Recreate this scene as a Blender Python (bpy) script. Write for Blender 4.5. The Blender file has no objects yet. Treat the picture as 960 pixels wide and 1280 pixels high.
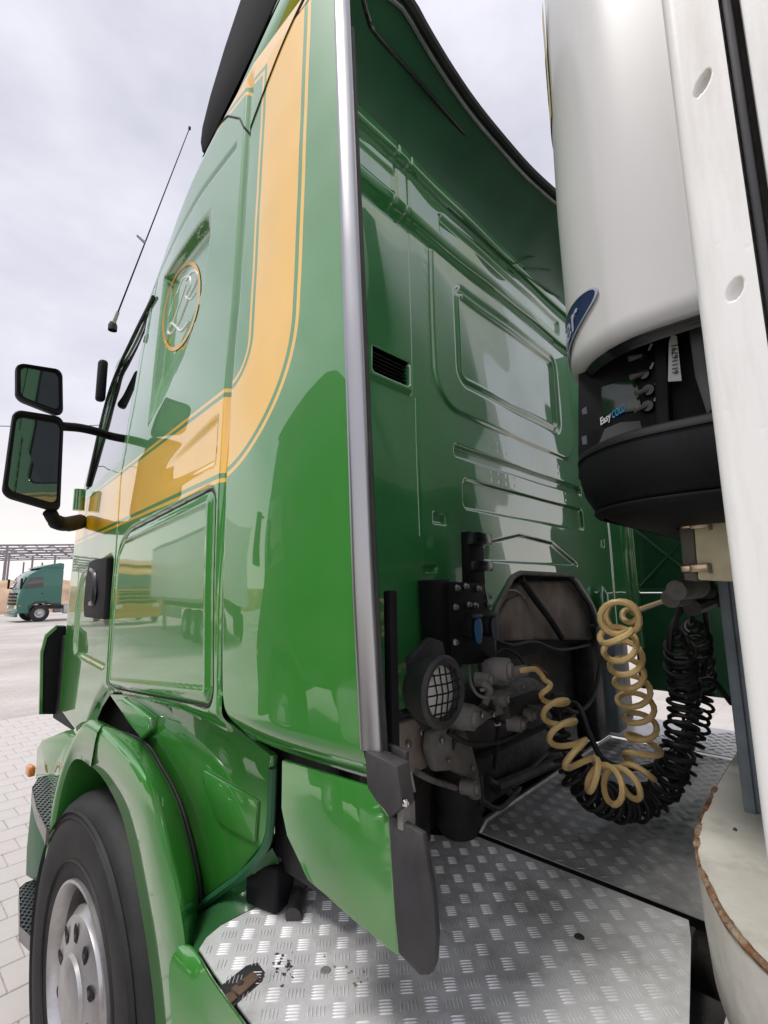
import bpy, bmesh, math, random
import numpy as np
from mathutils import Vector, Matrix

random.seed(7); np.random.seed(7)
scene = bpy.context.scene
COL = scene.collection

# ------------------------------------------------------------------ camera
# truck axes: +X to its right, +Y forward, +Z up. Lens and orientation come
# from the vanishing points of the cab wall, the catwalk joint and the horizon.
F, CX, CY = 605.0, 480.0, 640.0
CAM = np.array([0.0, 0.0, 1.70])
def _d(u, v):
    a = np.array([u - CX, -(v - CY), -F]); return a / np.linalg.norm(a)
_X = _d(1059, 724); _Y = _d(-180, 743)
_Y = _Y - _X * (_X @ _Y) * 0.5; _X = _X - _Y * (_X @ _Y)
_X /= np.linalg.norm(_X); _Y /= np.linalg.norm(_Y)
_Y = _Y - _X * (_X @ _Y); _Y /= np.linalg.norm(_Y)
ROT = np.array([_X, _Y, np.cross(_X, _Y)])
cam_data = bpy.data.cameras.new('camera')
cam_data.sensor_fit = 'HORIZONTAL'; cam_data.sensor_width = 36.0
cam_data.lens = 36.0 * F / 960.0
cam_data.clip_start = 0.02; cam_data.clip_end = 3000
cam = bpy.data.objects.new('camera', cam_data); COL.objects.link(cam)
cam.matrix_world = Matrix.Translation(Vector(CAM)) @ Matrix([list(r) for r in ROT]).to_4x4()
scene.camera = cam

# ------------------------------------------------------------------ sky and sun
SUN_EL, SUN_AZ = math.radians(63), math.radians(-70)      # azimuth measured from +Y towards +X
world = bpy.data.worlds.new('World'); scene.world = world; world.use_nodes = True
wn, wl = world.node_tree.nodes, world.node_tree.links
wn.clear()
w_out = wn.new('ShaderNodeOutputWorld'); w_bg = wn.new('ShaderNodeBackground')
w_bg.inputs['Strength'].default_value = 0.1
sky = wn.new('ShaderNodeTexSky'); sky.sky_type = 'NISHITA'; sky.sun_disc = False
sky.sun_elevation = SUN_EL; sky.sun_rotation = SUN_AZ; sky.dust_density = 3.0
tc = wn.new('ShaderNodeTexCoord')
mp = wn.new('ShaderNodeMapping'); mp.inputs['Scale'].default_value = (1.0, 1.0, 1.7)
cl = wn.new('ShaderNodeTexNoise'); cl.inputs['Scale'].default_value = 2.1
cl.inputs['Detail'].default_value = 7; cl.inputs['Roughness'].default_value = 0.55
cl.inputs['Distortion'].default_value = 0.15
cr = wn.new('ShaderNodeValToRGB')
cr.color_ramp.elements[0].position = 0.34; cr.color_ramp.elements[0].color = (0.430, 0.430, 0.495, 1)
cr.color_ramp.elements[1].position = 0.68; cr.color_ramp.elements[1].color = (0.665, 0.655, 0.715, 1)
sx = wn.new('ShaderNodeSeparateXYZ')
hz = wn.new('ShaderNodeValToRGB')                          # paler, warmer air towards the horizon
hz.color_ramp.elements[0].position = 0.0; hz.color_ramp.elements[0].color = (1, 1, 1, 1)
hz.color_ramp.elements[1].position = 0.30; hz.color_ramp.elements[1].color = (0, 0, 0, 1)
warm = wn.new('ShaderNodeMix'); warm.data_type = 'RGBA'
warm.inputs['B'].default_value = (0.80, 0.75, 0.69, 1)
sc10 = wn.new('ShaderNodeMix'); sc10.data_type = 'RGBA'; sc10.blend_type = 'MULTIPLY'
sc10.inputs['Factor'].default_value = 1.0; sc10.inputs['B'].default_value = (10.3, 10.3, 10.3, 1)
mxs = wn.new('ShaderNodeMix'); mxs.data_type = 'RGBA'; mxs.inputs['Factor'].default_value = 0.93
wl.new(tc.outputs['Generated'], mp.inputs['Vector']); wl.new(mp.outputs['Vector'], cl.inputs['Vector'])
wl.new(cl.outputs['Fac'], cr.inputs['Fac']); wl.new(tc.outputs['Generated'], sx.inputs['Vector'])
wl.new(sx.outputs['Z'], hz.inputs['Fac']); wl.new(hz.outputs['Color'], warm.inputs['Factor'])
wl.new(cr.outputs['Color'], warm.inputs['A']); wl.new(warm.outputs['Result'], sc10.inputs['A'])
wl.new(sky.outputs['Color'], mxs.inputs['A']); wl.new(sc10.outputs['Result'], mxs.inputs['B'])
wl.new(mxs.outputs['Result'], w_bg.inputs['Color']); wl.new(w_bg.outputs['Background'], w_out.inputs['Surface'])

sun_d = bpy.data.lights.new('sun', 'SUN'); sun_d.energy = 1.5; sun_d.angle = math.radians(14)
sun_d.color = (1.0, 0.96, 0.90)
sun = bpy.data.objects.new('sun', sun_d); COL.objects.link(sun)
sdir = Vector((math.sin(SUN_AZ) * math.cos(SUN_EL), math.cos(SUN_AZ) * math.cos(SUN_EL), math.sin(SUN_EL)))
sun.rotation_euler = sdir.to_track_quat('Z', 'Y').to_euler()

scene.render.engine = 'CYCLES'
scene.view_settings.view_transform = 'Standard'; scene.view_settings.look = 'None'
scene.view_settings.exposure = 0.60; scene.view_settings.gamma = 1.0
scene.cycles.use_denoising = True
scene.cycles.max_bounces = 8; scene.cycles.glossy_bounces = 5; scene.cycles.transmission_bounces = 6
scene.cycles.sample_clamp_indirect = 6.0
scene.cycles.caustics_reflective = False; scene.cycles.caustics_refractive = False

# ------------------------------------------------------------------ pixel rays
def ray(u, v): return ROT @ np.array([u - CX, -(v - CY), -F])
def at(u, v, **k):
    r = ray(u, v); (ax, val), = k.items(); i = 'xyz'.index(ax)
    return CAM + (val - CAM[i]) / r[i] * r
def pts(px, **k): return [at(u, v, **k) for u, v in px]

# ------------------------------------------------------------------ materials
def mat(name, col, rough=.5, metal=0., coat=0., coat_rough=.03, spec=.5, var=0., vscale=6., bump=0., bscale=60.,
        dirt=None, dirt_amt=.5, dscale=5., rvar=0., coat_ior=1.5, streak=1.):
    m = bpy.data.materials.new(name); m.use_nodes = True
    N, L = m.node_tree.nodes, m.node_tree.links; b = N['Principled BSDF']
    b.inputs['Base Color'].default_value = (*col, 1); b.inputs['Roughness'].default_value = rough
    b.inputs['Metallic'].default_value = metal; b.inputs['Coat Weight'].default_value = coat
    b.inputs['Coat Roughness'].default_value = coat_rough; b.inputs['Coat IOR'].default_value = coat_ior; b.inputs['Specular IOR Level'].default_value = spec
    t = N.new('ShaderNodeTexCoord'); src = None
    if var:
        n = N.new('ShaderNodeTexNoise'); n.inputs['Scale'].default_value = vscale; n.inputs['Detail'].default_value = 6
        r = N.new('ShaderNodeValToRGB')
        r.color_ramp.elements[0].position = .3; r.color_ramp.elements[0].color = (*[c * (1 - var) for c in col], 1)
        r.color_ramp.elements[1].position = .7; r.color_ramp.elements[1].color = (*[min(1, c * (1 + var)) for c in col], 1)
        L.new(t.outputs['Object'], n.inputs['Vector']); L.new(n.outputs['Fac'], r.inputs['Fac']); src = r.outputs['Color']
    if dirt is not None:
        n = N.new('ShaderNodeTexNoise'); n.inputs['Scale'].default_value = dscale; n.inputs['Detail'].default_value = 9
        n.inputs['Roughness'].default_value = .65
        r = N.new('ShaderNodeValToRGB')
        r.color_ramp.elements[0].position = .48; r.color_ramp.elements[0].color = (0, 0, 0, 1)
        r.color_ramp.elements[1].position = .75; r.color_ramp.elements[1].color = (dirt_amt,) * 3 + (1,)
        x = N.new('ShaderNodeMix'); x.data_type = 'RGBA'
        x.inputs['A'].default_value = (*col, 1); x.inputs['B'].default_value = (*dirt, 1)
        mq = N.new('ShaderNodeMapping'); mq.inputs['Scale'].default_value = (1, 1, streak)      # streak < 1: dirt runs downwards
        L.new(t.outputs['Object'], mq.inputs['Vector']); L.new(mq.outputs['Vector'], n.inputs['Vector']); L.new(n.outputs['Fac'], r.inputs['Fac'])
        L.new(r.outputs['Color'], x.inputs['Factor'])
        if src: L.new(src, x.inputs['A'])
        src = x.outputs['Result']
    if src: L.new(src, b.inputs['Base Color'])
    if rvar:
        n = N.new('ShaderNodeTexNoise'); n.inputs['Scale'].default_value = vscale * 2; n.inputs['Detail'].default_value = 5
        r = N.new('ShaderNodeMapRange'); r.inputs['To Min'].default_value = max(0.01, rough - rvar); r.inputs['To Max'].default_value = rough + rvar
        L.new(t.outputs['Object'], n.inputs['Vector']); L.new(n.outputs['Fac'], r.inputs['Value']); L.new(r.outputs['Result'], b.inputs['Roughness'])
    if bump:
        n = N.new('ShaderNodeTexNoise'); n.inputs['Scale'].default_value = bscale; n.inputs['Detail'].default_value = 5
        bp = N.new('ShaderNodeBump'); bp.inputs['Strength'].default_value = bump; bp.inputs['Distance'].default_value = .01
        L.new(t.outputs['Object'], n.inputs['Vector']); L.new(n.outputs['Fac'], bp.inputs['Height']); L.new(bp.outputs['Normal'], b.inputs['Normal'])
    return m

GREEN = (0.038, 0.245, 0.030); PAINT_IOR = 2.15
YELLOW = (0.93, 0.52, 0.0)
M = {}
M['green'] = mat('green_paint', GREEN, .35, coat=1, coat_rough=.02, coat_ior=PAINT_IOR, var=.08, vscale=3, dirt=(.17, .21, .12), dirt_amt=.32, dscale=9, streak=.25, bump=.008, bscale=260)
M['green_wall'] = mat('green_wall_paint', (0.040, 0.270, 0.072), .4, coat=1, coat_rough=.025, coat_ior=2.6, var=.12, vscale=4,
                      dirt=(.12, .20, .12), dirt_amt=.30, dscale=14, streak=.10, bump=.012, bscale=220)
M['matt_black'] = mat('matt_black_plastic', (.010, .010, .012), .8, spec=.15)
M['green_dark'] = mat('dark_green_plastic', (0.020, 0.115, 0.048), .5, coat=.15, coat_rough=.2, var=.15, vscale=5)
M['black'] = mat('black_plastic', (.008, .008, .010), .6, spec=.22, var=.2, vscale=20, bump=.06, bscale=300)
M['black_gloss'] = mat('black_gloss', (.01, .01, .012), .25, coat=.3)
M['rubber'] = mat('rubber', (.017, .017, .018), .72, var=.25, vscale=14, bump=.08, bscale=200, dirt=(.06, .055, .05), dirt_amt=.5, dscale=7)
M['tyre'] = mat('tyre_rubber', (.016, .016, .017), .68, var=.3, vscale=9, bump=.1, bscale=120, dirt=(.038, .035, .034), dirt_amt=.8, dscale=4)
M['grey_flap'] = mat('charcoal_rubber', (.032, .032, .036), .55, var=.2, vscale=20, bump=.07, bscale=500, dirt=(.11, .10, .09), dirt_amt=.5, dscale=9, streak=.4)
M['alu'] = mat('brushed_aluminium', (.40, .40, .415), .30, metal=.95, rvar=.06, vscale=4)
M['plate'] = mat('tread_plate_aluminium', (.80, .80, .81), .42, metal=.35, var=.08, vscale=5, dirt=(.27, .25, .23), dirt_amt=.8, dscale=5.5, bump=.05, bscale=90, rvar=.08)
M['plate_dirty'] = mat('dirty_tread_plate', (.62, .62, .62), .46, metal=.4, var=.2, vscale=5, dirt=(.06, .055, .05), dirt_amt=.9, dscale=2.4, bump=.06, bscale=90)
M['chrome'] = mat('chrome', (.75, .75, .76), .08, metal=1)
M['steel'] = mat('worn_steel', (.40, .40, .41), .38, metal=1, var=.2, vscale=12, dirt=(.12, .09, .07), dirt_amt=.5, dscale=8)
M['cast'] = mat('dusty_cast_metal', (.21, .20, .19), .7, metal=.2, var=.35, vscale=14, bump=.3, bscale=60, dirt=(.24, .215, .19), dirt_amt=.6, dscale=9)
M['cast_dark'] = mat('oily_dark_metal', (.052, .049, .047), .5, metal=.2, var=.4, vscale=14, bump=.3, bscale=50, dirt=(.12, .095, .08), dirt_amt=.6, dscale=10)
M['insul'] = mat('engine_insulation', (.36, .295, .255), .85, var=.35, vscale=7, bump=.5, bscale=25, dirt=(.16, .125, .105), dirt_amt=.7, dscale=6)
M['white'] = mat('white_trailer_paint', (.84, .84, .825), .38, coat=.25, coat_rough=.15, var=.03, vscale=3, dirt=(.52, .50, .45), dirt_amt=.6, dscale=16, streak=.12, bump=.02, bscale=150)
M['white_unit'] = mat('white_gelcoat', (.69, .685, .68), .33, coat=.3, coat_rough=.12, var=.03, vscale=2.5, dirt=(.52, .50, .46), dirt_amt=.45, dscale=9, streak=.10)
M['block'] = mat('chipped_white_paint', (.66, .64, .58), .55, var=.10, vscale=9, dirt=(.30, .27, .22), dirt_amt=.75, dscale=7, bump=.12, bscale=45)
M['rust'] = mat('rust', (.19, .085, .035), .85, var=.5, vscale=40, dirt=(.50, .44, .34), dirt_amt=.9, dscale=28, bump=.8, bscale=90)
M['blue_grey'] = mat('blue_grey_steel', (.26, .31, .36), .5, var=.12, vscale=6, dirt=(.05, .05, .05), dirt_amt=.6, dscale=5)
M['beige'] = mat('beige_plastic', (.85, .76, .50), .5, var=.06, vscale=10, dirt=(.25, .21, .14), dirt_amt=.3, dscale=12)
M['latch'] = mat('worn_brass_latch', (.70, .52, .36), .3, metal=1, var=.2, vscale=30)
M['badge'] = mat('navy_badge', (.012, .022, .095), .3, coat=.5)
M['badge_text'] = mat('badge_lettering', (.42, .46, .58), .35)
M['cyan'] = mat('cyan_print', (.02, .33, .62), .5)
M['offwhite'] = mat('off_white_print', (.62, .62, .60), .6)
M['print_dark'] = mat('dark_print', (.03, .03, .035), .6)
M['screen'] = mat('dim_green_screen', (.012, .035, .016), .2, coat=.5)
M['hose_y'] = mat('yellow_hose', (.84, .60, .27), .42, var=.12, vscale=25, dirt=(.38, .26, .11), dirt_amt=.5, dscale=14)
M['hose_b'] = mat('black_hose', (.014, .014, .015), .55, var=.2, vscale=25, dirt=(.05, .045, .04), dirt_amt=.4, dscale=20)
M['blue_cap'] = mat('blue_cap_plastic', (.025, .11, .24), .45)
M['grey_cap'] = mat('grey_cap_plastic', (.06, .07, .085), .5)
M['glass'] = mat('dark_window_glass', (.010, .014, .013), .015, spec=.9, coat=1, coat_rough=.0)
M['mirror'] = mat('mirror_glass', (.20, .225, .23), .015, metal=1)
M['lens'] = mat('lamp_lens', (.82, .82, .78), .22, coat=1, bump=.5, bscale=70)
M['amber'] = mat('amber_lens', (.75, .22, .02), .2, coat=1)
M['hub'] = mat('silver_wheel_paint', (.52, .51, .52), .32, metal=.75, var=.08, vscale=8, dirt=(.2, .18, .16), dirt_amt=.5, dscale=9)
M['brown_metal'] = mat('brown_rusty_bracket', (.11, .068, .045), .8, var=.3, vscale=25, bump=.3, bscale=60)
M['teal'] = mat('teal_paint', (.004, .125, .095), .35, coat=1, coat_rough=.05)
M['orange_paint'] = mat('orange_yellow_paint', (.62, .26, .02), .35, coat=1, coat_rough=.05)
M['forest'] = mat('dark_green_curtain', (.014, .060, .020), .55, var=.15, vscale=1.5)
M['earth'] = mat('brown_earth', (.52, .365, .25), .95, var=.3, vscale=.9, dirt=(.34, .24, .16), dirt_amt=.8, dscale=.6, bump=.6, bscale=3)
M['frame_steel'] = mat('lilac_grey_steel', (.23, .22, .27), .6, var=.1, vscale=.6)
M['emblem_gold'] = mat('emblem_gold', (.80, .42, .08), .4, coat=.3)
M['emblem_silver'] = mat('emblem_silver', (.80, .81, .81), .4, coat=.3)
M['decal_yellow'] = mat('yellow_decal', (.72, .62, .28), .4)
M['joint'] = mat('paver_joint_sand', (.45, .42, .39), .95, var=.3, vscale=30)
M['paver'] = mat('concrete_paver', (.56, .53, .505), .85, var=.10, vscale=1.6, dirt=(.42, .39, .36), dirt_amt=.55, dscale=2.3, bump=.12, bscale=120)

# livery: yellow band with pinstripes that turns from the upright of the deflector into the belt line
def livery():
    m = bpy.data.materials.new('livery_paint'); m.use_nodes = True
    N, L = m.node_tree.nodes, m.node_tree.links; b = N['Principled BSDF']
    b.inputs['Roughness'].default_value = .35; b.inputs['Coat Weight'].default_value = 1; b.inputs['Coat IOR'].default_value = PAINT_IOR; b.inputs['Coat Roughness'].default_value = .035
    t = N.new('ShaderNodeTexCoord'); s = N.new('ShaderNodeSeparateXYZ'); L.new(t.outputs['Object'], s.inputs['Vector'])
    def mth(op, a, c=None):
        n = N.new('ShaderNodeMath'); n.operation = op
        for i, v in enumerate((a, c)):
            if v is None: continue
            if isinstance(v, (int, float)): n.inputs[i].default_value = v
            else: L.new(v, n.inputs[i])
        return n.outputs[0]
    Y, Z = s.outputs['Y'], s.outputs['Z']
    def corner(y0, z0, r):
        a = mth('MAXIMUM', mth('SUBTRACT', y0 + r, Y), 0.); c = mth('MAXIMUM', mth('SUBTRACT', z0 + r, Z), 0.)
        return mth('SUBTRACT', r, mth('SQRT', mth('ADD', mth('MULTIPLY', a, a), mth('MULTIPLY', c, c))))
    do = corner(.772, 1.962, .33); di0 = corner(.955, 2.188, .11)
    lim = mth('SUBTRACT', mth('ADD', 3.075, mth('MULTIPLY', mth('SUBTRACT', Y, .945), .30)), Z)   # upper end of the green field
    di = mth('MINIMUM', di0, lim)
    gt = lambda x, v: mth('GREATER_THAN', x, v); lt = lambda x, v: mth('LESS_THAN', x, v)
    band = mth('MULTIPLY', gt(do, .024), lt(di, 0.))
    pin1 = mth('MULTIPLY', gt(do, .0), lt(do, .011))
    pin2 = mth('MULTIPLY', gt(di, .013), lt(di, .023))
    mask = mth('MINIMUM', mth('ADD', mth('ADD', band, pin1), pin2), 1.)
    x = N.new('ShaderNodeMix'); x.data_type = 'RGBA'
    x.inputs['A'].default_value = (*GREEN, 1); x.inputs['B'].default_value = (*YELLOW, 1)
    L.new(mask, x.inputs['Factor'])
    n = N.new('ShaderNodeTexNoise'); n.inputs['Scale'].default_value = 7; n.inputs['Detail'].default_value = 9; n.inputs['Roughness'].default_value = .65
    r = N.new('ShaderNodeMapRange'); r.inputs['From Min'].default_value = .5; r.inputs['From Max'].default_value = .8; r.inputs['To Max'].default_value = .13
    x2 = N.new('ShaderNodeMix'); x2.data_type = 'RGBA'; x2.inputs['B'].default_value = (.24, .25, .17, 1)      # thin road film
    L.new(t.outputs['Object'], n.inputs['Vector']); L.new(n.outputs['Fac'], r.inputs['Value']); L.new(r.outputs['Result'], x2.inputs['Factor'])
    r2 = N.new('ShaderNodeMapRange'); r2.inputs['From Min'].default_value = .4; r2.inputs['From Max'].default_value = .75; r2.inputs['To Min'].default_value = .008; r2.inputs['To Max'].default_value = .045
    L.new(n.outputs['Fac'], r2.inputs['Value']); L.new(r2.outputs['Result'], b.inputs['Coat Roughness'])
    L.new(x.outputs['Result'], x2.inputs['A']); L.new(x2.outputs['Result'], b.inputs['Base Color'])
    return m
M['livery'] = livery()

# ------------------------------------------------------------------ mesh helpers
def link(o, parent=None, local=False):
    COL.objects.link(o)
    if parent is not None:
        o.parent = parent
        if parent.type == 'EMPTY' and not local: o.location = -parent.location
    return o
def finish(me, mat_, smooth, angle=.6):
    me.materials.append(M[mat_] if isinstance(mat_, str) else mat_)
    if smooth:
        me.polygons.foreach_set('use_smooth', [True] * len(me.polygons))
        if angle is not None: me.set_sharp_from_angle(angle=angle)
    me.update()
def tag(o, label=None, cat=None, group=None, kind=None):
    if label: o['label'] = label
    if cat: o['category'] = cat
    if group: o['group'] = group
    if kind: o['kind'] = kind
    return o
def empty(name, loc, label, cat, group=None, rz=0.):
    o = bpy.data.objects.new(name, None); o.empty_display_size = .3; COL.objects.link(o)
    o.location = loc; o.rotation_euler.z = rz
    return tag(o, label, cat, group)

class MB:
    def __init__(s): s.v, s.f = [], []
    def add(s, v, f):
        n = len(s.v); s.v += [tuple(map(float, p)) for p in v]; s.f += [tuple(i + n for i in q) for q in f]; return s
    def box(s, c, d, rot=None):
        c = Vector(c); d = Vector(d) / 2
        vs = [Vector((x * d.x, y * d.y, z * d.z)) for x in (-1, 1) for y in (-1, 1) for z in (-1, 1)]
        if rot is not None: vs = [rot @ v for v in vs]
        return s.add([c + v for v in vs], [(0, 1, 3, 2), (4, 6, 7, 5), (0, 4, 5, 1), (2, 3, 7, 6), (0, 2, 6, 4), (1, 5, 7, 3)])
    def slab(s, poly, t):
        """closed polygon in 3D, extruded by vector t"""
        n = len(poly); t = np.array(t, float); p = [np.array(q, float) for q in poly]
        nrm = sum(np.cross(p[i] - p[0], p[(i + 1) % n] - p[0]) for i in range(1, n - 1))
        if nrm @ t > 0: p = p[::-1]
        vs = p + [q + t for q in p]
        fs = [tuple(range(n)), tuple(range(2 * n - 1, n - 1, -1))] + [((i + 1) % n, i, n + i, n + (i + 1) % n) for i in range(n)]
        return s.add(vs, fs)
    def tube(s, P, r, n=8, caps=True):
        P = [Vector(p) for p in P]; R = r if hasattr(r, '__len__') else [r] * len(P)
        up = None; rings = []
        for i, p in enumerate(P):
            t = (P[min(i + 1, len(P) - 1)] - P[max(i - 1, 0)]).normalized()
            if up is None: up = t.orthogonal().normalized()
            up = (up - t * up.dot(t)).normalized(); w = t.cross(up)
            rings.append([p + (up * math.cos(a) + w * math.sin(a)) * R[i] for a in [2 * math.pi * k / n for k in range(n)]])
        vs = [v for g in rings for v in g]
        fs = [(i * n + k, i * n + (k + 1) % n, (i + 1) * n + (k + 1) % n, (i + 1) * n + k) for i in range(len(P) - 1) for k in range(n)]
        if caps: fs += [tuple(range(n - 1, -1, -1)), tuple((len(P) - 1) * n + k for k in range(n))]
        return s.add(vs, fs)
    def lathe(s, prof, c, axis, n=32):
        """profile (r, h) swept about axis through c; first and last closed if r == 0"""
        ax = Vector(axis).normalized(); u = ax.orthogonal().normalized(); w = ax.cross(u); c = Vector(c)
        vs = []; 
        for r, h in prof:
            for k in range(n):
                a = 2 * math.pi * k / n; vs.append(c + ax * h + (u * math.cos(a) + w * math.sin(a)) * max(r, 1e-5))
        fs = [(i * n + k, i * n + (k + 1) % n, (i + 1) * n + (k + 1) % n, (i + 1) * n + k) for i in range(len(prof) - 1) for k in range(n)]
        return s.add(vs, fs)
    def loft(s, rows):
        n = len(rows[0]); vs = [p for r in rows for p in r]
        return s.add(vs, [(i * n + k, i * n + k + 1, (i + 1) * n + k + 1, (i + 1) * n + k) for i in range(len(rows) - 1) for k in range(n - 1)])
    def build(s, name, mat_, parent=None, bevel=0., seg=2, smooth=True, angle=.6, local=False, weld=True):
        me = bpy.data.meshes.new(name); me.from_pydata(s.v, [], s.f)
        bm = bmesh.new(); bm.from_mesh(me)
        if weld: bmesh.ops.remove_doubles(bm, verts=bm.verts, dist=2e-5)
        bmesh.ops.recalc_face_normals(bm, faces=bm.faces)
        if bevel:
            es = [e for e in bm.edges if len(e.link_faces) == 2 and e.calc_face_angle(0) > .5]
            bmesh.ops.bevel(bm, geom=es, offset=bevel, offset_type='OFFSET', segments=seg, profile=.5, affect='EDGES', clamp_overlap=True)
        bm.to_mesh(me); bm.free(); finish(me, mat_, smooth, angle)
        return link(bpy.data.objects.new(name, me), parent, local)

def grid_mesh(name, P, mask, mat_, parent, flip=False, angle=None):
    ny, nz = P.shape[:2]; idx = np.arange(ny * nz).reshape(ny, nz)
    q = np.stack([idx[:-1, :-1], idx[1:, :-1], idx[1:, 1:], idx[:-1, 1:]], -1)[mask]
    if flip: q = q[:, ::-1]
    used, inv = np.unique(q, return_inverse=True); q = inv.reshape(-1, 4)
    V = P.reshape(-1, 3)[used]
    me = bpy.data.meshes.new(name)
    me.vertices.add(len(V)); me.vertices.foreach_set('co', V.astype(np.float32).ravel())
    me.loops.add(q.size); me.loops.foreach_set('vertex_index', q.astype(np.int32).ravel())
    me.polygons.add(len(q)); me.polygons.foreach_set('loop_start', np.arange(0, q.size, 4, dtype=np.int32))
    me.polygons.foreach_set('loop_total', np.full(len(q), 4, dtype=np.int32))
    me.update(calc_edges=True); me.validate(); finish(me, mat_, True, angle)
    return link(bpy.data.objects.new(name, me), parent)

def text_mesh(txt, size, bold=False):
    cu = bpy.data.curves.new('t', 'FONT'); cu.body = txt; cu.size = size; cu.align_x = 'CENTER'; cu.align_y = 'CENTER'
    cu.extrude = .0006; cu.resolution_u = 3
    if bold: cu.offset = size * .018
    o = bpy.data.objects.new('t', cu); COL.objects.link(o)
    me = bpy.data.meshes.new_from_object(o.evaluated_get(bpy.context.evaluated_depsgraph_get()))
    bpy.data.objects.remove(o); return me
def text_obj(name, txt, size, fn, mat_, parent, bold=False):
    me = text_mesh(txt, size, bold); 
    for v in me.vertices: v.co = fn(v.co)
    me.materials.clear(); finish(me, mat_, False)
    return link(bpy.data.objects.new(name, me), parent)

def smooth_path(P, n=12):
    """Catmull-Rom through points"""
    P = [np.array(p, float) for p in P]; Q = [2 * P[0] - P[1]] + P + [2 * P[-1] - P[-2]]; out = []
    for i in range(1, len(Q) - 2):
        for k in range(n):
            t = k / n; a, b, c, d = Q[i - 1:i + 3]
            out.append(.5 * ((2 * b) + (-a + c) * t + (2 * a - 5 * b + 4 * c - d) * t * t + (-a + 3 * b - 3 * c + d) * t ** 3))
    return out + [P[-1]]
def resample(P, n):
    P = np.array(P, float); d = np.r_[0, np.cumsum(np.linalg.norm(np.diff(P, axis=0), axis=1))]
    s = np.linspace(0, d[-1], n); return np.stack([np.interp(s, d, P[:, i]) for i in range(P.shape[1])], 1)
def copy_tree(o, parent=None):
    c = o.copy(); COL.objects.link(c); c.parent = parent
    for ch in o.children: copy_tree(ch, c)
    return c
def ss(a, b, x):
    t = np.clip((x - a) / (b - a), 0, 1); return t * t * (3 - 2 * t)


# ================================================================== the yard: ground, bank, far things
def ground_material():
    m = bpy.data.materials.new('paved_yard'); m.use_nodes = True
    N, L = m.node_tree.nodes, m.node_tree.links; b = N['Principled BSDF']; b.inputs['Roughness'].default_value = .85
    t = N.new('ShaderNodeTexCoord'); br = N.new('ShaderNodeTexBrick')
    br.inputs['Scale'].default_value = 1.0; br.inputs['Brick Width'].default_value = .2; br.inputs['Row Height'].default_value = .2
    br.inputs['Mortar Size'].default_value = .004; br.inputs['Mortar Smooth'].default_value = .3; br.offset = .5
    br.inputs['Color1'].default_value = (.535, .505, .48, 1); br.inputs['Color2'].default_value = (.58, .55, .525, 1)
    br.inputs['Mortar'].default_value = (.44, .415, .39, 1)
    n = N.new('ShaderNodeTexNoise'); n.inputs['Scale'].default_value = .45; n.inputs['Detail'].default_value = 8
    r = N.new('ShaderNodeValToRGB'); r.color_ramp.elements[0].position = .35; r.color_ramp.elements[0].color = (.78, .76, .74, 1)
    r.color_ramp.elements[1].position = .7; r.color_ramp.elements[1].color = (1.05, 1.04, 1.03, 1)
    x = N.new('ShaderNodeMix'); x.data_type = 'RGBA'; x.blend_type = 'MULTIPLY'; x.inputs['Factor'].default_value = 1
    L.new(t.outputs['Object'], br.inputs['Vector']); L.new(t.outputs['Object'], n.inputs['Vector']); L.new(n.outputs['Fac'], r.inputs['Fac'])
    L.new(br.outputs['Color'], x.inputs['A']); L.new(r.outputs['Color'], x.inputs['B']); L.new(x.outputs['Result'], b.inputs['Base Color'])
    return m
M['yard'] = ground_material()
# pavers that can be told apart beside the front wheel stand 6 mm proud of their sand bed; the sheet has a hole there
PV = []
for j in range(11, 45):
    y = (j + .5) * .2
    for i in range(-4, 16):
        x = (i + .5) * .2 + (.1 if j % 2 else 0.)
        if .13 * y - .05 < x < .27 * y + .22 and y < 8.4: PV.append((x, y))
yard = tag(MB().add([(-900, -900, 0), (900, -900, 0), (900, 900, 0), (-900, 900, 0)], [(0, 1, 2, 3)]).build('yard_paving', 'yard', smooth=False), kind='structure')
pm = None
bedw = MB()
for k, (x, y) in enumerate(PV):
    if pm is None:
        p0 = MB().box((0, 0, .003), (.1955, .1955, .012)).build('paver', 'paver', yard, bevel=.004, seg=1)
        pm = p0.data; o = p0
    else:
        o = bpy.data.objects.new('paver', pm); COL.objects.link(o); o.parent = yard
    o.location = (x, y, random.uniform(-.0005, .0015)); o.rotation_euler = (random.uniform(-.006, .006), random.uniform(-.006, .006), random.uniform(-.01, .01))
    bedw.add([(x - .1, y - .1, .002), (x + .1, y - .1, .002), (x + .1, y + .1, .002), (x - .1, y + .1, .002)], [(0, 1, 2, 3)])
bedw.build('sand_bed', 'joint', yard, smooth=False)

# earth bank round the yard
def bank(name, line, h, depth):
    n = 120; L_ = resample(line, n); rows = []
    rng = np.random.RandomState(3)
    bump = np.convolve(rng.rand(n + 20), np.ones(5) / 5, 'same')[10:10 + n]
    prof = [(0, 0), (.8, .55), (1.6, .93), (2.6, 1.0), (depth, 1.02)]
    for d, hh in prof:
        r = []
        for i, p in enumerate(L_):
            t = L_[min(i + 1, n - 1)] - L_[max(i - 1, 0)]; t /= np.linalg.norm(t); o = np.array([t[1], -t[0]])
            q = p[:2] + o * (d + .5 * rng.rand()); r.append((q[0], q[1], -.05 + hh * h * (.85 + .3 * bump[i]) * (1 if hh < .9 else .97 + .06 * rng.rand())))
        rows.append(r)
    return tag(MB().loft(rows).build(name, 'earth', angle=.9), kind='structure')
bank('earth_bank', [(60, 50, 0), (30, 50, 0), (4, 47, 0), (-25, 46, 0), (-45, 30, 0), (-52, 0, 0), (-48, -30, 0)], 2.75, 12)

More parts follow.
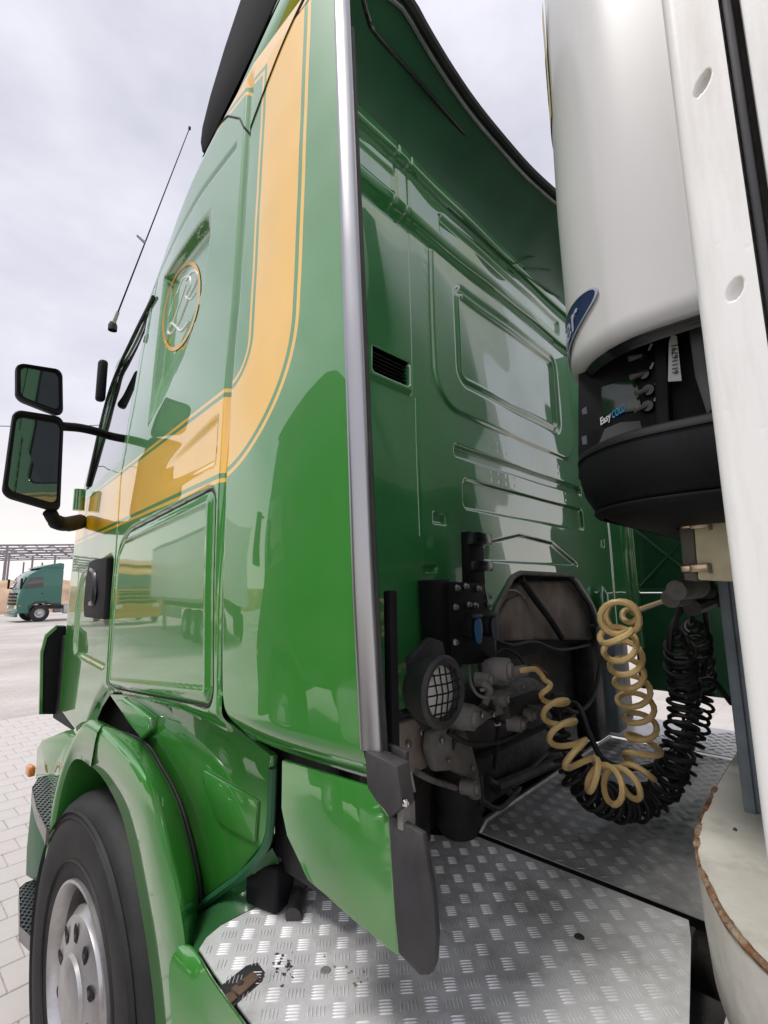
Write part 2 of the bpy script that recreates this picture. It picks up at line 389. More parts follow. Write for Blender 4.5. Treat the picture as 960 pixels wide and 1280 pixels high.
# steel hall frame under construction behind the bank
hall = empty('steel_hall_frame', (8, 70, 0), 'bare grey steel hall frame under construction behind the earth bank', 'steel frame')
HY = [62, 67, 72, 77]
for k, hx in enumerate(np.linspace(-6, 24, 16)):
    for hy in (HY[0], HY[-1]):
        MB().box((hx, hy, 2.7), (.16, .16, 5.6)).build('column', 'frame_steel', hall, smooth=False)
for hy in HY:
    a = np.array([-6, hy, 5.5]); b = np.array([24, hy, 7.3])
    MB().tube([a, b], .10, 6).build('rafter', 'frame_steel', hall)
    MB().tube([a - [0, 0, .9], b - [0, 0, .9]], .08, 6).build('bottom_chord', 'frame_steel', hall)
    w = MB()
    for t in np.linspace(0, .95, 20):
        p = a + (b - a) * t; q = a + (b - a) * (t + .05) - [0, 0, .9]; w.tube([p, q], .05, 4)
    w.build('lattice', 'frame_steel', hall)
for t in np.linspace(0, 1, 13):
    p = np.array([-6, HY[0], 5.5]) * (1 - t) + np.array([24, HY[0], 7.3]) * t
    MB().tube([p, p + [0, 15, .0]], .07, 5).build('purlin', 'frame_steel', hall)
p = at(9.4, 681, y=55.); q = at(3.5, 732, y=55.)
tag(MB().tube([(q[0], 55, 1.5), (p[0], 55, p[2])], [.14, .10], 8).build('lamp_post', 'frame_steel'),
    'thin leaning grey post in front of the steel hall frame', 'post')
p = at(0, 690, y=52.)
tag(MB().tube([(p[0] - .15, 52, 1.5), (p[0] - .05, 52, p[2] + .1)], .10, 8).build('lamp_post', 'frame_steel'),
    'short dark post on the earth bank beside the taller leaning post', 'post')
a, b = at(-300, 515, y=24.), at(200, 527, y=24.)
tag(MB().tube([a + (b - a) * t - np.array([0, 0, .35 * 4 * t * (1 - t)]) for t in np.linspace(0, 1, 24)], .016, 5).build('overhead_cable', 'black'),
    'thin black overhead cable crossing the sky behind the wing mirror', 'cable')

# ================================================================== the green truck
truck = empty('truck', (1.82, 1.9, 0), 'glossy green truck with yellow livery band and tread plate catwalk', 'truck')

# ---- left side of the cab: one curved sheet cut along its seams
def xs(y, z):
    d = np.maximum(0, y - 3.2)
    return (.57 + .11 * np.maximum(0, y - 1.05) + .025 * np.maximum(0, z - 1.7)
            + .13 * ss(1.3, 3.0, y) * np.maximum(0, z - 2.2) + 2 * d * d)
SEAM_Z = [1.0, 1.469, 1.7, 1.953, 2.206, 2.427, 2.928, 4.0]; SEAM_Y = [1.045, 1.045, 1.061, 1.074, 1.075, 1.06, 1.051, 1.051]
seam = lambda z: np.interp(z, SEAM_Z, SEAM_Y)
rear = lambda z: .584 + .066 * (z - 1.44)
ztop = lambda y: 2.928 + (1.051 - y) * .79
zfair = lambda y: np.interp(y, [1.051, 1.117, 1.214, 1.352, 1.469, 1.6], [2.928, 3.042, 3.136, 3.195, 3.200, 3.25])
zbot = lambda y: np.interp(y, [.5, 1.05, 1.37, 1.84, 2.09, 2.2, 2.33, 2.5, 2.67, 3.5], [1.385, 1.382, 1.372, 1.331, 1.314, 1.29, 1.218, 1.073, 1.018, 1.02])
ydoor = lambda z: np.interp(z, [1.0, 1.33, 1.63, 1.855, 2.167, 2.5, 3.2], [2.14, 2.139, 2.160, 2.151, 2.19, 2.16, 2.18])
def rcorner(ds, r):
    v = 0
    for d in ds: v = v + np.maximum(r - d, 0) ** 2
    return r - np.sqrt(v)
def sd_def(y, z): return rcorner([seam(z) - y, z - 1.385], .10)
def half(y, z, a, b):
    """signed distance inside the half plane to the left of a->b in (y, z)"""
    ax, az = a; bx, bz = b; l = math.hypot(bx - ax, bz - az)
    return ((bx - ax) * (z - az) - (bz - az) * (y - ax)) / l
LK = [(1.132, 1.957), (2.015, 1.922), (2.112, 1.860), (2.112, 1.322), (1.083, 1.432)]
def sd_lock(y, z): return rcorner([-half(y, z, LK[i], LK[(i + 1) % 5]) for i in range(5)], .045)
def sd_win(y, z): return rcorner([y - 2.25, 3.10 - y, z - 2.262, 3.040 - z], .05)
def sd_hand(y, z): return rcorner([y - 2.165, 2.96 - y - .25 * np.maximum(0, z - 1.6), z - 1.375, 1.86 - .10 * (y - 2.2) - z], .08)
def hside(y, z):
    h = np.zeros_like(y)
    # deflector: gentle crown and rolled lower edge
    inn = (y < seam(z))
    t = np.clip((y - rear(z)) / (seam(z) - rear(z)), 0, 1)
    h += np.where(inn, -.016 * np.sin(np.pi * t) * (1 - .3 * ss(1.7, 2.6, z)) + .030 * (1 - ss(0, .075, z - 1.385)) ** 2 + .012 * (1 - ss(0, .02, sd_def(y, z))), 0)
    body = ~inn
    d = y - seam(z)
    h += np.where(body, .018 * (1 - ss(.016, .034, d)) * ss(1.5, 2.3, z) + .007 * (1 - ss(0, .012, d)), 0)
    # shut lines: rounded lips
    dd = np.abs(y - ydoor(z)); h += np.where(body, .006 * (1 - ss(0, .011, dd)), 0)
    sl = sd_lock(y, z)
    h += np.where(body, .008 * (1 - ss(0, .012, np.abs(sl))) + .013 * ss(.046, .062, sl) - .006 * np.exp(-((sl - .034) / .012) ** 2), 0)
    # blind window of the sleeper: sharp along top and front, fading out at a curved crease
    zc = np.interp(y, [1.28, 1.30, 1.34, 1.40, 1.47, 1.55, 1.68, 1.81, 2.0], [2.9, 2.76, 2.60, 2.50, 2.44, 2.40, 2.35, 2.31, 2.24])
    dc = np.maximum(0, np.minimum(z - zc, 2.2 * (y - 1.295)))
    dt = -half(y, z, (1.3, 2.878), (1.905, 2.983)); dl = -half(y, z, (1.905, 2.983), (1.835, 2.25))
    h += np.where(body, .036 * np.minimum(1, dc / .22) * ss(0, .024, dt) * ss(0, .022, dl), 0)
    # raised rail groove below the roof
    zg = np.interp(y, [1.13, 1.433, 2.07, 3.2], [2.965, 3.02, 3.085, 3.10])
    h += np.where(body & (y > 1.13), .008 * np.exp(-((z - zg) / .007) ** 2), 0)
    # soft dish above the locker inside the yellow band, belt crease
    h += np.where(body, .010 * rcl(y, z), 0)
    h += np.where(body, .012 * ss(.0, .03, sd_hand(y, z)) * (y > ydoor(z)), 0)
    sw = sd_win(y, z); h += np.where(y > ydoor(z), .010 * ss(-.004, .004, sw), 0)
    h += np.where(body, .03 * (1 - ss(0, .06, z - zbot(y))) ** 2, 0)
    # pressed and moulded panels are never quite true
    h += np.where(body, .13, 1.) * (.0007 * np.sin(9 * y + 5 * z + 1) * np.sin(7 * z - 3 * y) + .00035 * np.sin(23 * y - 11 * z) + .00028 * np.sin(31 * z + 17 * y + 2))
    return h
def rcl(y, z): 
    d = rcorner([y - 1.13, 1.75 - y, z - 2.005, 2.165 - z - .12 * (y - 1.13)], .03); return ss(0, .035, d) * (1 - ss(1.15, 1.75, y))
Z_E = lambda y: 3.14 - .04 * ss(1.5, 2.2, y); RR = .11
ya = np.concatenate([np.arange(.585, 2.26, .005), np.arange(2.26, 3.2, .010), np.arange(3.2, 3.45, .008)])
za = np.concatenate([np.arange(1.0, 3.0995, .0055)])
na = 13
Yg, Zg = np.meshgrid(ya, za, indexing='ij')
Xg = xs(Yg, Zg) + hside(Yg, Zg)
ze = Z_E(ya); Zg = np.where(Zg > ze[:, None], ze[:, None], Zg)
cols = [np.stack([Xg, Yg, Zg], -1)]; Svals = [Zg]
xe = xs(ya, ze)
for a in np.linspace(0, math.pi / 2, na)[0:]:
    cols.append(np.stack([xe + RR * (1 - math.cos(a)), ya, ze + RR * math.sin(a)], -1)[:, None]); Svals.append((ze + RR * a)[:, None])
for xx in (1.2, 1.82, 2.4, 2.95):
    cols.append(np.stack([np.full_like(ya, xx), ya, ze + RR + .03], -1)[:, None]); Svals.append((ze + 1.0)[:, None])
PG = np.concatenate(cols, 1); SG = np.concatenate(Svals, 1)
yc = (PG[:-1, :-1, 1] + PG[1:, 1:, 1]) / 2; zc_ = (SG[:-1, :-1] + SG[1:, 1:]) / 2
G = .0
below = zc_ > zbot(yc)
r_fair = ((yc < 1.051) & (zc_ > ztop(yc) + G)) | ((yc >= 1.051) & (zc_ > zfair(yc) + G))
r_fair &= yc < 1.62
fair_gap = (((yc < 1.051) & (zc_ > ztop(yc) - G)) | ((yc >= 1.051) & (yc < 1.62) & (zc_ > zfair(yc) - G))) & ~r_fair
r_def = (sd_def(yc, zc_) > G) & (yc > rear(zc_)) & ~fair_gap & ~r_fair
cabz = (yc > seam(zc_) + G) & below & ~fair_gap & ~r_fair & ((yc > 1.062) | (zc_ < 2.9))
sl_ = sd_lock(yc, zc_)
r_lock = (sl_ > 0) & cabz
r_door = (yc > ydoor(zc_)) & cabz & (zc_ < 3.09)
swn = sd_win(yc, zc_)
r_glass = r_door & (swn > .010)
r_seal = r_door & (swn > 0) & ~r_glass
r_door &= ~(swn > 0)
r_body = cabz & (sl_ <= 0) & ((yc <= ydoor(zc_)) | (zc_ >= 3.09))
deflector = grid_mesh('side_deflector', PG, r_def & (yc < 1.3), 'livery', truck, True)
fairing = grid_mesh('roof_fairing', PG, r_fair & (yc > rear(zc_)), 'livery', truck, True)
body = grid_mesh('cab_side', PG, r_body, 'livery', truck, True)
locker = grid_mesh('locker_door', PG, r_lock, 'livery', truck, True)
door = grid_mesh('door', PG, r_door, 'livery', truck, True)
glass = grid_mesh('door_window', PG, r_glass, 'glass', door, True)
seal = grid_mesh('window_seal', PG, r_seal, 'rubber', door, True)
PB = PG[::6, ::6].copy(); PB[..., 0] = np.maximum(PB[..., 0] + .034, PB[..., 0]); 
bk = (PB[:-1, :-1, 2] > zbot(PB[:-1, :-1, 1]) + .05) & (PB[:-1, :-1, 1] > rear(PB[:-1, :-1, 2]) + .03) & (PB[:-1, :-1, 0] < 1.1)
grid_mesh('inner_shell', PB, bk, 'rubber', truck, True)

def surf(y, z, off=-.002):
    y = np.array(float(y)); z = np.array(float(z)); return np.array([float(xs(y, z) + hside(y, z)) + off, float(y), float(z)])
def S(u, v, off=-.002):
    r = ray(u, v); t = np.linspace(.4, 6, 9000) / r[1]; P = CAM + t[:, None] * r
    k = np.argmax(P[:, 0] > xs(P[:, 1], P[:, 2]) + hside(P[:, 1], P[:, 2]))
    p = P[k].copy(); p[0] += off; return p

def surf_s(y, s, off=-.001):
    ze_ = float(Z_E(np.array(y)))
    if s <= ze_: return surf(y, s, off)
    a = (s - ze_) / RR; x0 = float(xs(np.array(y), np.array(ze_))); r = RR - off
    return np.array([x0 + RR - r * math.cos(a), y, ze_ + r * math.sin(a)])
# seams: slim rubber beads lying in the shut lines
MB().tube([surf_s(y, float(ztop(y)), 0) for y in np.linspace(.70, 1.051, 60)], .0032, 6).build('roof_seam', 'rubber', body)
MB().tube([surf_s(y, float(zfair(y)), 0) for y in np.linspace(1.051, 1.60, 90)], .0032, 6).build('roof_seam', 'rubber', body)
MB().tube([surf(float(ydoor(z)), z, .001) for z in np.linspace(1.31, 3.09, 150)], .0030, 6).build('door_seam', 'rubber', body)
sp = [(float(seam(z)), z) for z in np.linspace(2.93, 1.485, 120)] + [(float(seam(1.485)) - .1 + .1 * math.cos(a), 1.485 - .1 * math.sin(a)) for a in np.linspace(0, math.pi / 2, 20)[1:]]
MB().tube([surf(y, z, .002) for y, z in sp], [.0085 if z > 2.25 else .0085 - .0035 * min(1, (2.25 - z) / .3) for y, z in sp], 8).build('deflector_seam', 'green_dark', body)
lc = []
for a in np.linspace(0, 2 * math.pi, 361):
    lo_, hi_ = 0., 1.2; ca, sa = math.cos(a), math.sin(a)
    for _ in range(30):
        m_ = (lo_ + hi_) / 2
        if sd_lock(np.array(1.6 + m_ * ca), np.array(1.64 + m_ * sa)) > 0: lo_ = m_
        else: hi_ = m_
    lc.append((1.6 + lo_ * ca, 1.64 + lo_ * sa))
lc = resample(np.array(lc), 500)
MB().tube([surf(y, z, .001) for y, z in lc], [.0042 if y > 1.2 else .0065 for y, z in lc], 6).build('locker_seal', 'rubber', locker)

# ---- oval emblem on the blind window
def em_pt(a, b, off=-.003):
    """point of the emblem in its own axes (a along the short axis, b along the long one), found on the pressed panel"""
    return S(227.5 + 20 * a + 13 * b, 383 + 5 * a - 56 * b, off)
T_ = np.linspace(0, 2 * math.pi, 49)
MB().loft([[em_pt(k * math.cos(t), k * math.sin(t), -.0025) for t in T_] for k in (1.0, .91)]).build('emblem_ring', 'emblem_gold', body, smooth=False)
def stroke(path, r, name='emblem_stroke', mat_='emblem_silver'):
    MB().tube(smooth_path([em_pt(a, b, .0016) for a, b in path], 8), r, 6).build(name, mat_, body)
stroke([(-.10, .58), (.15, .80), (.48, .78), (.50, .55), (.30, .25), (.18, -.05), (.05, -.35), (-.22, -.62), (-.48, -.62), (-.42, -.42), (-.10, -.45), (.30, -.52), (.62, -.30)], .0060)
stroke([(-.05, .50), (-.15, .1), (-.28, -.30), (-.42, -.50)], .0055)
stroke([(-.46, .25), (-.32, .58), (.05, .66), (.20, .48), (.10, .24), (.42, .20), (.62, .34)], .0050)
stroke([(-.66, -.28), (-.62, .05), (-.50, .30)], .0022)

# ---- door handle
hp = [S(u, v, 0) for u, v in [(118, 703), (126, 699), (141, 697), (139, 740), (137, 774), (112, 771), (111, 757), (114, 722)]]
hd = MB().slab([p + np.array([.004, 0, 0]) for p in hp], (-.028, 0, 0)).build('handle', 'black', door, bevel=.006)
hg = [S(u, v, -.03) for u, v in [(124, 712), (128, 716), (129, 735), (127, 752), (123, 754)]]
MB().tube(smooth_path([p for p in hg], 6), .012, 8).build('grip', 'black_gloss', hd)
MB().lathe([(0, -.004), (.014, -.004), (.014, 0)], S(124, 763, -.025), (-1, 0, 0), 16).build('lock_barrel', 'steel', hd)

# ---- aluminium edge strip and seal behind the deflector
def sweep(prof, z0, z1, n=24, closed=True):
    rows = []
    for z in np.linspace(z0, z1, n):
        x0 = .57 + .025 * max(0, z - 1.7); y0 = rear(z); rows.append([(x0 + a, y0 + b, z) for a, b in prof])
    mb = MB().loft([r + [r[0]] for r in rows] if closed else rows)
    return mb.add(rows[0], [tuple(range(len(prof)))]).add(rows[-1], [tuple(range(len(prof)))])
sweep([(-.003, .005), (-.0045, .001), (-.0042, -.004), (.0, -.014), (.006, -.025), (.009, -.0275), (.016, -.0275), (.016, .005)], 1.445, 3.25).build('edge_strip', 'alu', deflector, angle=.9)
sweep([(.0165, -.027), (.022, -.031), (.027, -.028), (.027, .0), (.0165, .0)], 1.43, 2.93).build('rubber_seal', 'rubber', deflector, angle=.5)
p = at(485, 738, x=.64); q = at(489, 940, x=.64)
MB().box((.645, (p[1] + q[1]) / 2, (p[2] + q[2]) / 2), (.02, .018, p[2] - q[2])).build('guard_rail', 'black', truck, bevel=.004)

# ---- lower flap panel and its rubber edge
fl = pts([(352, 950), (351, 1010), (358, 1045), (384, 1100), (440, 1150), (497, 1196), (486, 1020), (462, 985), (430, 975)], x=.585)
MB().slab(fl, (.012, 0, 0)).build('lower_flap', 'green', truck, bevel=.003)
fu = pts([(455, 938), (484, 952), (496, 958), (499, 985), (503, 1010), (488, 1022), (470, 1003), (458, 985)], x=.562)
f1 = MB().slab(fu, (.03, 0, 0)).build('flap_clip', 'grey_flap', truck, bevel=.004)
fe = [at(u, v, x=.572) for u, v in [(485, 1017), (528, 1043), (533, 1075), (541, 1120), (545, 1170), (543, 1205), (537, 1220), (525, 1221), (497, 1192), (491, 1120)]]
MB().slab(fe, (.012, 0, 0)).build('flap_edge', 'grey_flap', truck, bevel=.0035)
MB().box(at(508, 1018, x=.585), (.03, .012, .035)).build('flap_bracket', 'cast', truck, bevel=.003)
MB().lathe([(0, .004), (.004, .0035), (.0055, 0)], at(507, 1004, x=.566), (-.5, -1, 0), 12).build('bolt', 'chrome', f1)
br = pts([(484, 930), (507, 940), (505, 1005), (500, 1010), (498, 965)], x=.60)
MB().slab(br, (.01, 0, 0)).build('flap_bracket', 'grey_flap', truck, bevel=.002)
MB().tube([at(512, 965, x=.61), at(517, 990, x=.61)], .004, 6).build('flap_bracket', 'cast', truck)

# ---- back wall
W = .87
xa = np.arange(.62, 2.975, .0042); zw = np.arange(1.385, 3.06, .0042)
Xw, Zw = np.meshgrid(xa, zw, indexing='ij')
def rr(x0, x1, z0, z1, r): return rcorner([Xw - x0, x1 - Xw, Zw - z0, z1 - Zw], r)
hw = np.zeros_like(Xw)
hw -= .010 * ss(-.004, .010, rr(1.165, 2.262, 2.262, 3.4, .13)) * (Zw < 2.80)            # raised field round the blind window
wi = rr(1.300, 2.105, 2.375, 2.735, .055)
hw += .010 * np.exp(-((wi - .004) / .010) ** 2); hw += .014 * ss(.022, .034, wi)
hw += .020 * ss(0, .009, rr(1.265, 2.325, 2.112, 2.156, .016))
hw += .012 * ss(0, .008, rr(1.308, 2.325, 1.944, 2.050, .030))
tz = np.interp(Xw, [1.39, 1.44, 1.68, 1.96, 2.20, 2.23], [1.775, 1.845, 1.888, 1.872, 1.795, 1.775])
hw += .009 * ss(0, .009, np.minimum(rr(1.40, 2.22, 1.775, 1.99, .01), (tz - Zw) * .9))
for a, b, c, d in ((1.145, 1.222, 1.882, 1.920), (2.51, 2.58, 1.875, 1.925), (2.43, 2.50, 1.60, 1.65), (1.09, 1.16, 1.735, 1.76)):
    hw += .010 * ss(0, .008, rr(a, b, c, d, .008))
hw -= .012 * ss(0, .012, rr(.60, 1.062, 2.255, 2.79, .012))                               # raised field round the vent
vent = rr(.885, 1.045, 2.278, 2.352, .010); hw += .03 * ss(0, .006, vent)
hw += .004 * np.exp(-((Xw - 1.085 - .00 * Zw) / .004) ** 2) * (Zw < 2.255) * (Zw > 1.75)
hw -= .006 * np.exp(-((Xw - 2.662) / .010) ** 2) + .006 * ss(2.66, 2.68, Xw)
hw += .004 * ss(2.83, 2.85, Xw)
hw += .034 * (ss(2.800, 2.812, Zw) - ss(2.845, 2.868, Zw)) - .006 * ss(2.86, 2.885, Zw)    # channel under the ledge
hw += .012 * ss(0, .012, rr(1.225, 2.20, 2.885, 2.965, .02)) + .008 * ss(0, .012, rr(.64, 1.0, 2.885, 2.965, .02))
hw += .03 * ss(2.985, 2.998, Zw) - .045 * ss(3.008, 3.03, Zw)
for xx in (1.0, 1.06): hw += .003 * np.exp(-((Xw - xx) / .006) ** 2) * (Zw > 2.8)
rng = np.random.RandomState(5)
for xr, z0, z1 in ((1.150, 2.28, 2.78),):                                                  # spot welds
    for zz in np.arange(z0, z1, .045): hw += .0006 * np.exp(-(((Xw - xr + .02 * (zz - 2.5)) ** 2 + (Zw - zz) ** 2) / .006 ** 2))
for zz in (2.185, 2.215, 2.07, 2.10):
    for xx in np.arange(1.5, 2.3, .052): hw += .0004 * np.exp(-(((Xw - xx) ** 2 + (Zw - zz) ** 2) / .005 ** 2))
hw += .0022 * np.sin(Xw * 7.3 + 1.1) * np.sin(Zw * 6.1 + .4) + .0012 * np.sin(Xw * 15 + Zw * 11)  # pressed sheet is never flat
PW = np.stack([Xw, W + hw, Zw], -1)
xcw = (Xw[:-1, :-1] + Xw[1:, 1:]) / 2; zcw = (Zw[:-1, :-1] + Zw[1:, 1:]) / 2
ARX, ARZ = [1.44, 1.452, 1.475, 1.60, 1.66, 2.10, 2.17, 2.33, 2.37, 2.42], [1.385, 1.56, 1.615, 1.725, 1.742, 1.736, 1.715, 1.60, 1.55, 1.385]
arch_top = np.interp(xcw, ARX, ARZ)
arch = (zcw < arch_top) & (xcw > 1.44) & (xcw < 2.42)
ventc = (xcw > .888) & (xcw < 1.042) & (zcw > 2.281) & (zcw < 2.349)
wall = grid_mesh('back_wall', PW, ~arch & ~ventc, 'green_wall', truck)
vb = MB().box((.965, W + .05, 2.315), (.17, .02, .09)).build('vent', 'black', wall)
for k in range(6):
    z = 2.287 + k * .0115
    MB().box((.965, W + .012, z), (.152, .020, .004), Matrix.Rotation(.5, 3, 'X')).build('vent_slat', 'black_gloss', wall, smooth=False)
# arch lip
al = [tuple(p) for p in resample(np.array([(x, W - .004, z) for x, z in zip(ARX, ARZ)]), 70)]
MB().tube(al, .009, 6).build('arch_lip', 'cast', wall)
MB().tube([p for p in al if p[0] > 2.12], .013, 8).build('arch_cable', 'steel', wall)
hc = at(754, 752, y=W - .03)
MB().lathe([(0, .075), (.004, .072), (.026, .035), (.026, -.06), (.0, -.06)], hc, (0, 0, 1), 20).build('hinge_cover', 'green_wall', wall)
MB().box(at(762, 800, y=W - .05), (.13, .08, .14)).build('reservoir', 'blue_grey', truck, bevel=.02, seg=3)
MB().box(at(768, 870, y=W - .03), (.12, .06, .30)).build('tank_bracket', 'blue_grey', truck, bevel=.01)
# right edge column of the wall
MB().box((2.975, W - .01, 2.2), (.05, .05, 1.72)).build('corner_post', 'green_wall', truck, bevel=.012, seg=3)

# ---- right deflector seen from inside, with crossed stiffening ribs
rd = MB().box((3.05, .655, 2.42), (.02, .41, 1.55)).build('side_deflector', 'green_dark', truck, bevel=.004)
for (a, b) in [((.86, 2.02), (.52, 1.66)), ((.86, 1.66), (.52, 2.02)), ((.86, 1.66), (.47, 1.66)), ((.86, 2.02), (.47, 2.38)), ((.86, 2.38), (.52, 2.02)), ((.86, 2.02), (.84, 3.1))]:
    MB().tube([(3.035, a[0], a[1]), (3.035, b[0], b[1])], .008, 6).build('rib', 'green_dark', rd)
MB().box((3.04, .65, 1.655), (.03, .42, .02)).build('rib', 'green_dark', rd, bevel=.003)
MB().box((3.02, .58, 1.38), (.04, .62, .52)).build('lower_flap', 'green_dark', truck, bevel=.01)

# ---- roof spoiler: dark inner shell, rim seal, tube
rim = pts([(440, -50), (455, -40), (470, -25), (505, 0), (532, 45), (560, 90), (590, 133), (620, 170), (660, 215), (695, 247), (720, 268)], z=3.25)
rim = [np.array(p) for p in rim] + [np.array([2.4, .74, 3.25]), np.array([3.05, .70, 3.22])]
rim = resample(np.array(smooth_path(rim, 6)), 60)
wt = np.array([[x, W + .03, 3.035] for x in np.interp(np.linspace(0, 1, 60), [0, 1], [.63, 3.0])])
xsr = rim[:, 0]; wt = np.array([[max(.62, min(3.02, x * 1.0)), W + .03, 3.035] for x in xsr])
rows = []
for t in np.linspace(0, 1, 9):
    p = rim * (1 - t) + wt * t; p[:, 1] += .05 * math.sin(math.pi * t); p[:, 2] += .03 * math.sin(math.pi * t); rows.append([tuple(q) for q in p])
shell = MB().loft(rows).build('roof_spoiler', 'green_dark', truck, angle=.8)
top = []
for t in np.linspace(0, 1, 6):
    p = rim.copy(); p[:, 0] = np.maximum(p[:, 0], .70 + .25 * t); p[:, 1] += .95 * t; p[:, 2] += .018 + .12 * math.sin(math.pi * t * .5) * 0 - .03 * t; top.append([tuple(q) for q in p])
MB().loft(top).build('spoiler_top', 'green', shell, angle=.8)
MB().tube([p + np.array([0, -.004, .008]) for p in rim], .015, 8).build('rim_seal', 'rubber', shell)
MB().tube([p + np.array([0, .012, -.012]) for p in rim], .006, 6).build('rim_trim', 'steel', shell)
tb = smooth_path([at(u, v, y=y) for u, v, y in [(452, -10, .70), (460, 22, .72), (472, 45, .74), (530, 110, .765), (600, 190, .775), (646, 238, .78), (652, 246, .78), (668, 249, .775)]], 8)
MB().tube(tb, .0065, 8).build('spoiler_tube', 'black_gloss', shell)
for (a, b) in [((640, 330), (700, 310)), ((650, 340), (700, 372)), ((655, 335), (705, 340)), ((560, 260), (640, 330))]:
    MB().tube([at(*a, y=.845), at(*b, y=.845)], .004, 5).build('stiffener', 'green_dark', shell)

# ---- roof wing standing beside the roof
wo = pts([(335, -80), (300, 0), (280, 60), (262, 120), (252, 160), (250, 178), (252, 190), (262, 184), (282, 140), (310, 78), (345, 0), (380, -70)], x=.72)
wing = MB().slab(wo, (.05, 0, 0)).build('roof_wing', 'matt_black', truck, bevel=.006)
wg = pts([(258, 192), (264, 187), (284, 143), (312, 80), (347, 0), (382, -70), (398, -60), (362, 0), (326, 82), (292, 143), (270, 180)], x=.69)
MB().slab(wg, (.09, 0, 0)).build('wing_rim', 'green', wing, bevel=.006)

# ---- mirrors
def rrect(w, h, r, n=6):
    out = []
    for cx, cy, a0 in ((w - r, h - r, 0), (-w + r, h - r, 90), (-w + r, -h + r, 180), (w - r, -h + r, 270)):
        for k in range(n + 1):
            a = math.radians(a0 + 90 * k / n); out.append((cx + r * math.cos(a), cy + r * math.sin(a)))
    return out
def mirror_head(name, px4, y, depth, gl_in, tilt):
    c = sum(np.array(at(*p, y=y)) for p in px4) / 4
    tl, tr, brr, bl = [np.array(at(*p, y=y)) for p in px4]
    w = (np.linalg.norm(tr - tl) + np.linalg.norm(brr - bl)) / 4; h = (np.linalg.norm(tl - bl) + np.linalg.norm(tr - brr)) / 4
    def mp(a, b, dy):
        s_, t_ = (a / w + 1) / 2, (b / h + 1) / 2
        p = (bl * (1 - s_) + brr * s_) * (1 - t_) + (tl * (1 - s_) + tr * s_) * t_
        return (p[0], p[1] + dy + tilt * (a + w), p[2])
    o = rrect(w, h, min(w, h) * .34)
    rows = [[mp(a * k, b * k, d) for a, b in o + [o[0]]] for k, d in ((.90, -.004), (.97, -.008), (1.0, .004), (1.0, .02), (.95, depth * .6), (.75, depth * .95), (.3, depth), (.01, depth))]
    hd_ = MB().loft(rows).build(name, 'black', truck, angle=1.0)
    i = rrect(w * gl_in, h * gl_in * .99, min(w, h) * .26)
    MB().add([mp(a, b, .003) for a, b in i], [tuple(range(len(i)))]).build('mirror_glass', 'mirror', hd_, smooth=False)
    rows2 = [[mp(a * k, b * k, d) for a, b in o + [o[0]]] for k, d in ((.90, -.004), (.88, .004), (.01, .006))]
    MB().loft(rows2).build('mirror_bezel', 'black', hd_)
    return hd_
mh = mirror_head('mirror_head', [(17, 511), (84, 518), (79, 640), (2, 620)], 2.62, .10, .84, .22)
mirror_head('wide_mirror_head', [(20, 453), (82, 458), (83, 518), (20, 497)], 2.62, .09, .80, .25)
MB().tube(smooth_path([at(78, 533, y=2.66), at(100, 535, y=2.72), at(122, 540, y=2.80), at(146, 548, y=2.90), at(160, 552, y=2.99)], 6), .022, 10).build('mirror_arm', 'black', truck)
MB().tube(smooth_path([at(62, 640, y=2.68), at(70, 652, y=2.72), at(84, 655, y=2.82), at(100, 652, y=2.95)], 6), [.030] * 6 + [.036] * 7 + [.04] * 6, 12).build('mirror_arm', 'black', truck)
MB().tube([at(98, 638, y=2.95), at(100, 612, y=2.95)], .028, 12).build('mirror_pivot', 'green', truck)
# A-pillar gutter and the small ramp mirror beyond
MB().tube(smooth_path([S(u, v, -.008) for u, v in [(194, 372), (172, 414), (152, 456), (138, 492), (127, 534), (118, 575), (111, 608)]], 6), .008, 8).build('pillar_seal', 'rubber', door)
MB().box(at(127, 476, y=3.12), (.05, .06, .26)).build('grab_handle', 'black', truck, bevel=.02, seg=3)
# antenna
ab = at(141, 407, y=2.9); at_ = at(237, 160, y=2.25)
an = MB().lathe([(0, .022), (.016, .02), (.024, 0), (.024, -.03)], ab, (0, 0, 1), 14).build('antenna', 'rubber', truck)
d = at_ - ab
MB().tube([ab, ab + d * .075], [.012, .009], 8).build('antenna_spring', 'steel', an)
MB().tube([ab + d * .07, ab + d], [.0045, .002], 6).build('antenna_whip', 'black', an)
MB().tube([ab + d * .44, ab + d * .44 + np.array([-.045, 0, .02])], [.009, .006], 6).build('antenna_clip', 'steel', an)
MB().lathe([(0, .008), (.007, .005), (.007, -.008), (0, -.01)], at_, (0, 0, 1), 8).build('antenna_tip', 'rubber', an)

# ---- front corner, vane and steps ahead of the wheel
vn = [at(u, v, y=3.3) for u, v in [(51, 893), (53, 815), (58, 796), (71, 783), (84, 783), (84, 893)]]
vo = MB().slab(vn, (.02, .12, 0)).build('corner_vane', 'black', truck, bevel=.004)
vg = [at(u, v, y=3.29) for u, v in [(49, 893), (51, 815), (57, 793), (71, 781), (71, 786), (59, 797), (54, 816), (53, 893)]]
MB().slab(vg, (0, .015, 0)).build('vane_rim', 'green', vo)
st = pts([(46, 935), (52, 925), (80, 914), (98, 925), (90, 985), (70, 1010), (44, 975)], x=.66)
MB().slab(st, (.10, .0, 0)).build('step_housing', 'green', truck, bevel=.008)
MB().slab(pts([(33, 1060), (32, 1095), (55, 1110), (60, 1060), (40, 990)], x=.655), (.15, 0, 0)).build('step_housing', 'green_dark', truck, bevel=.008)
MB().box(at(38, 963, x=.64), (.03, .07, .045)).build('side_marker_lamp', 'amber', truck, bevel=.008)
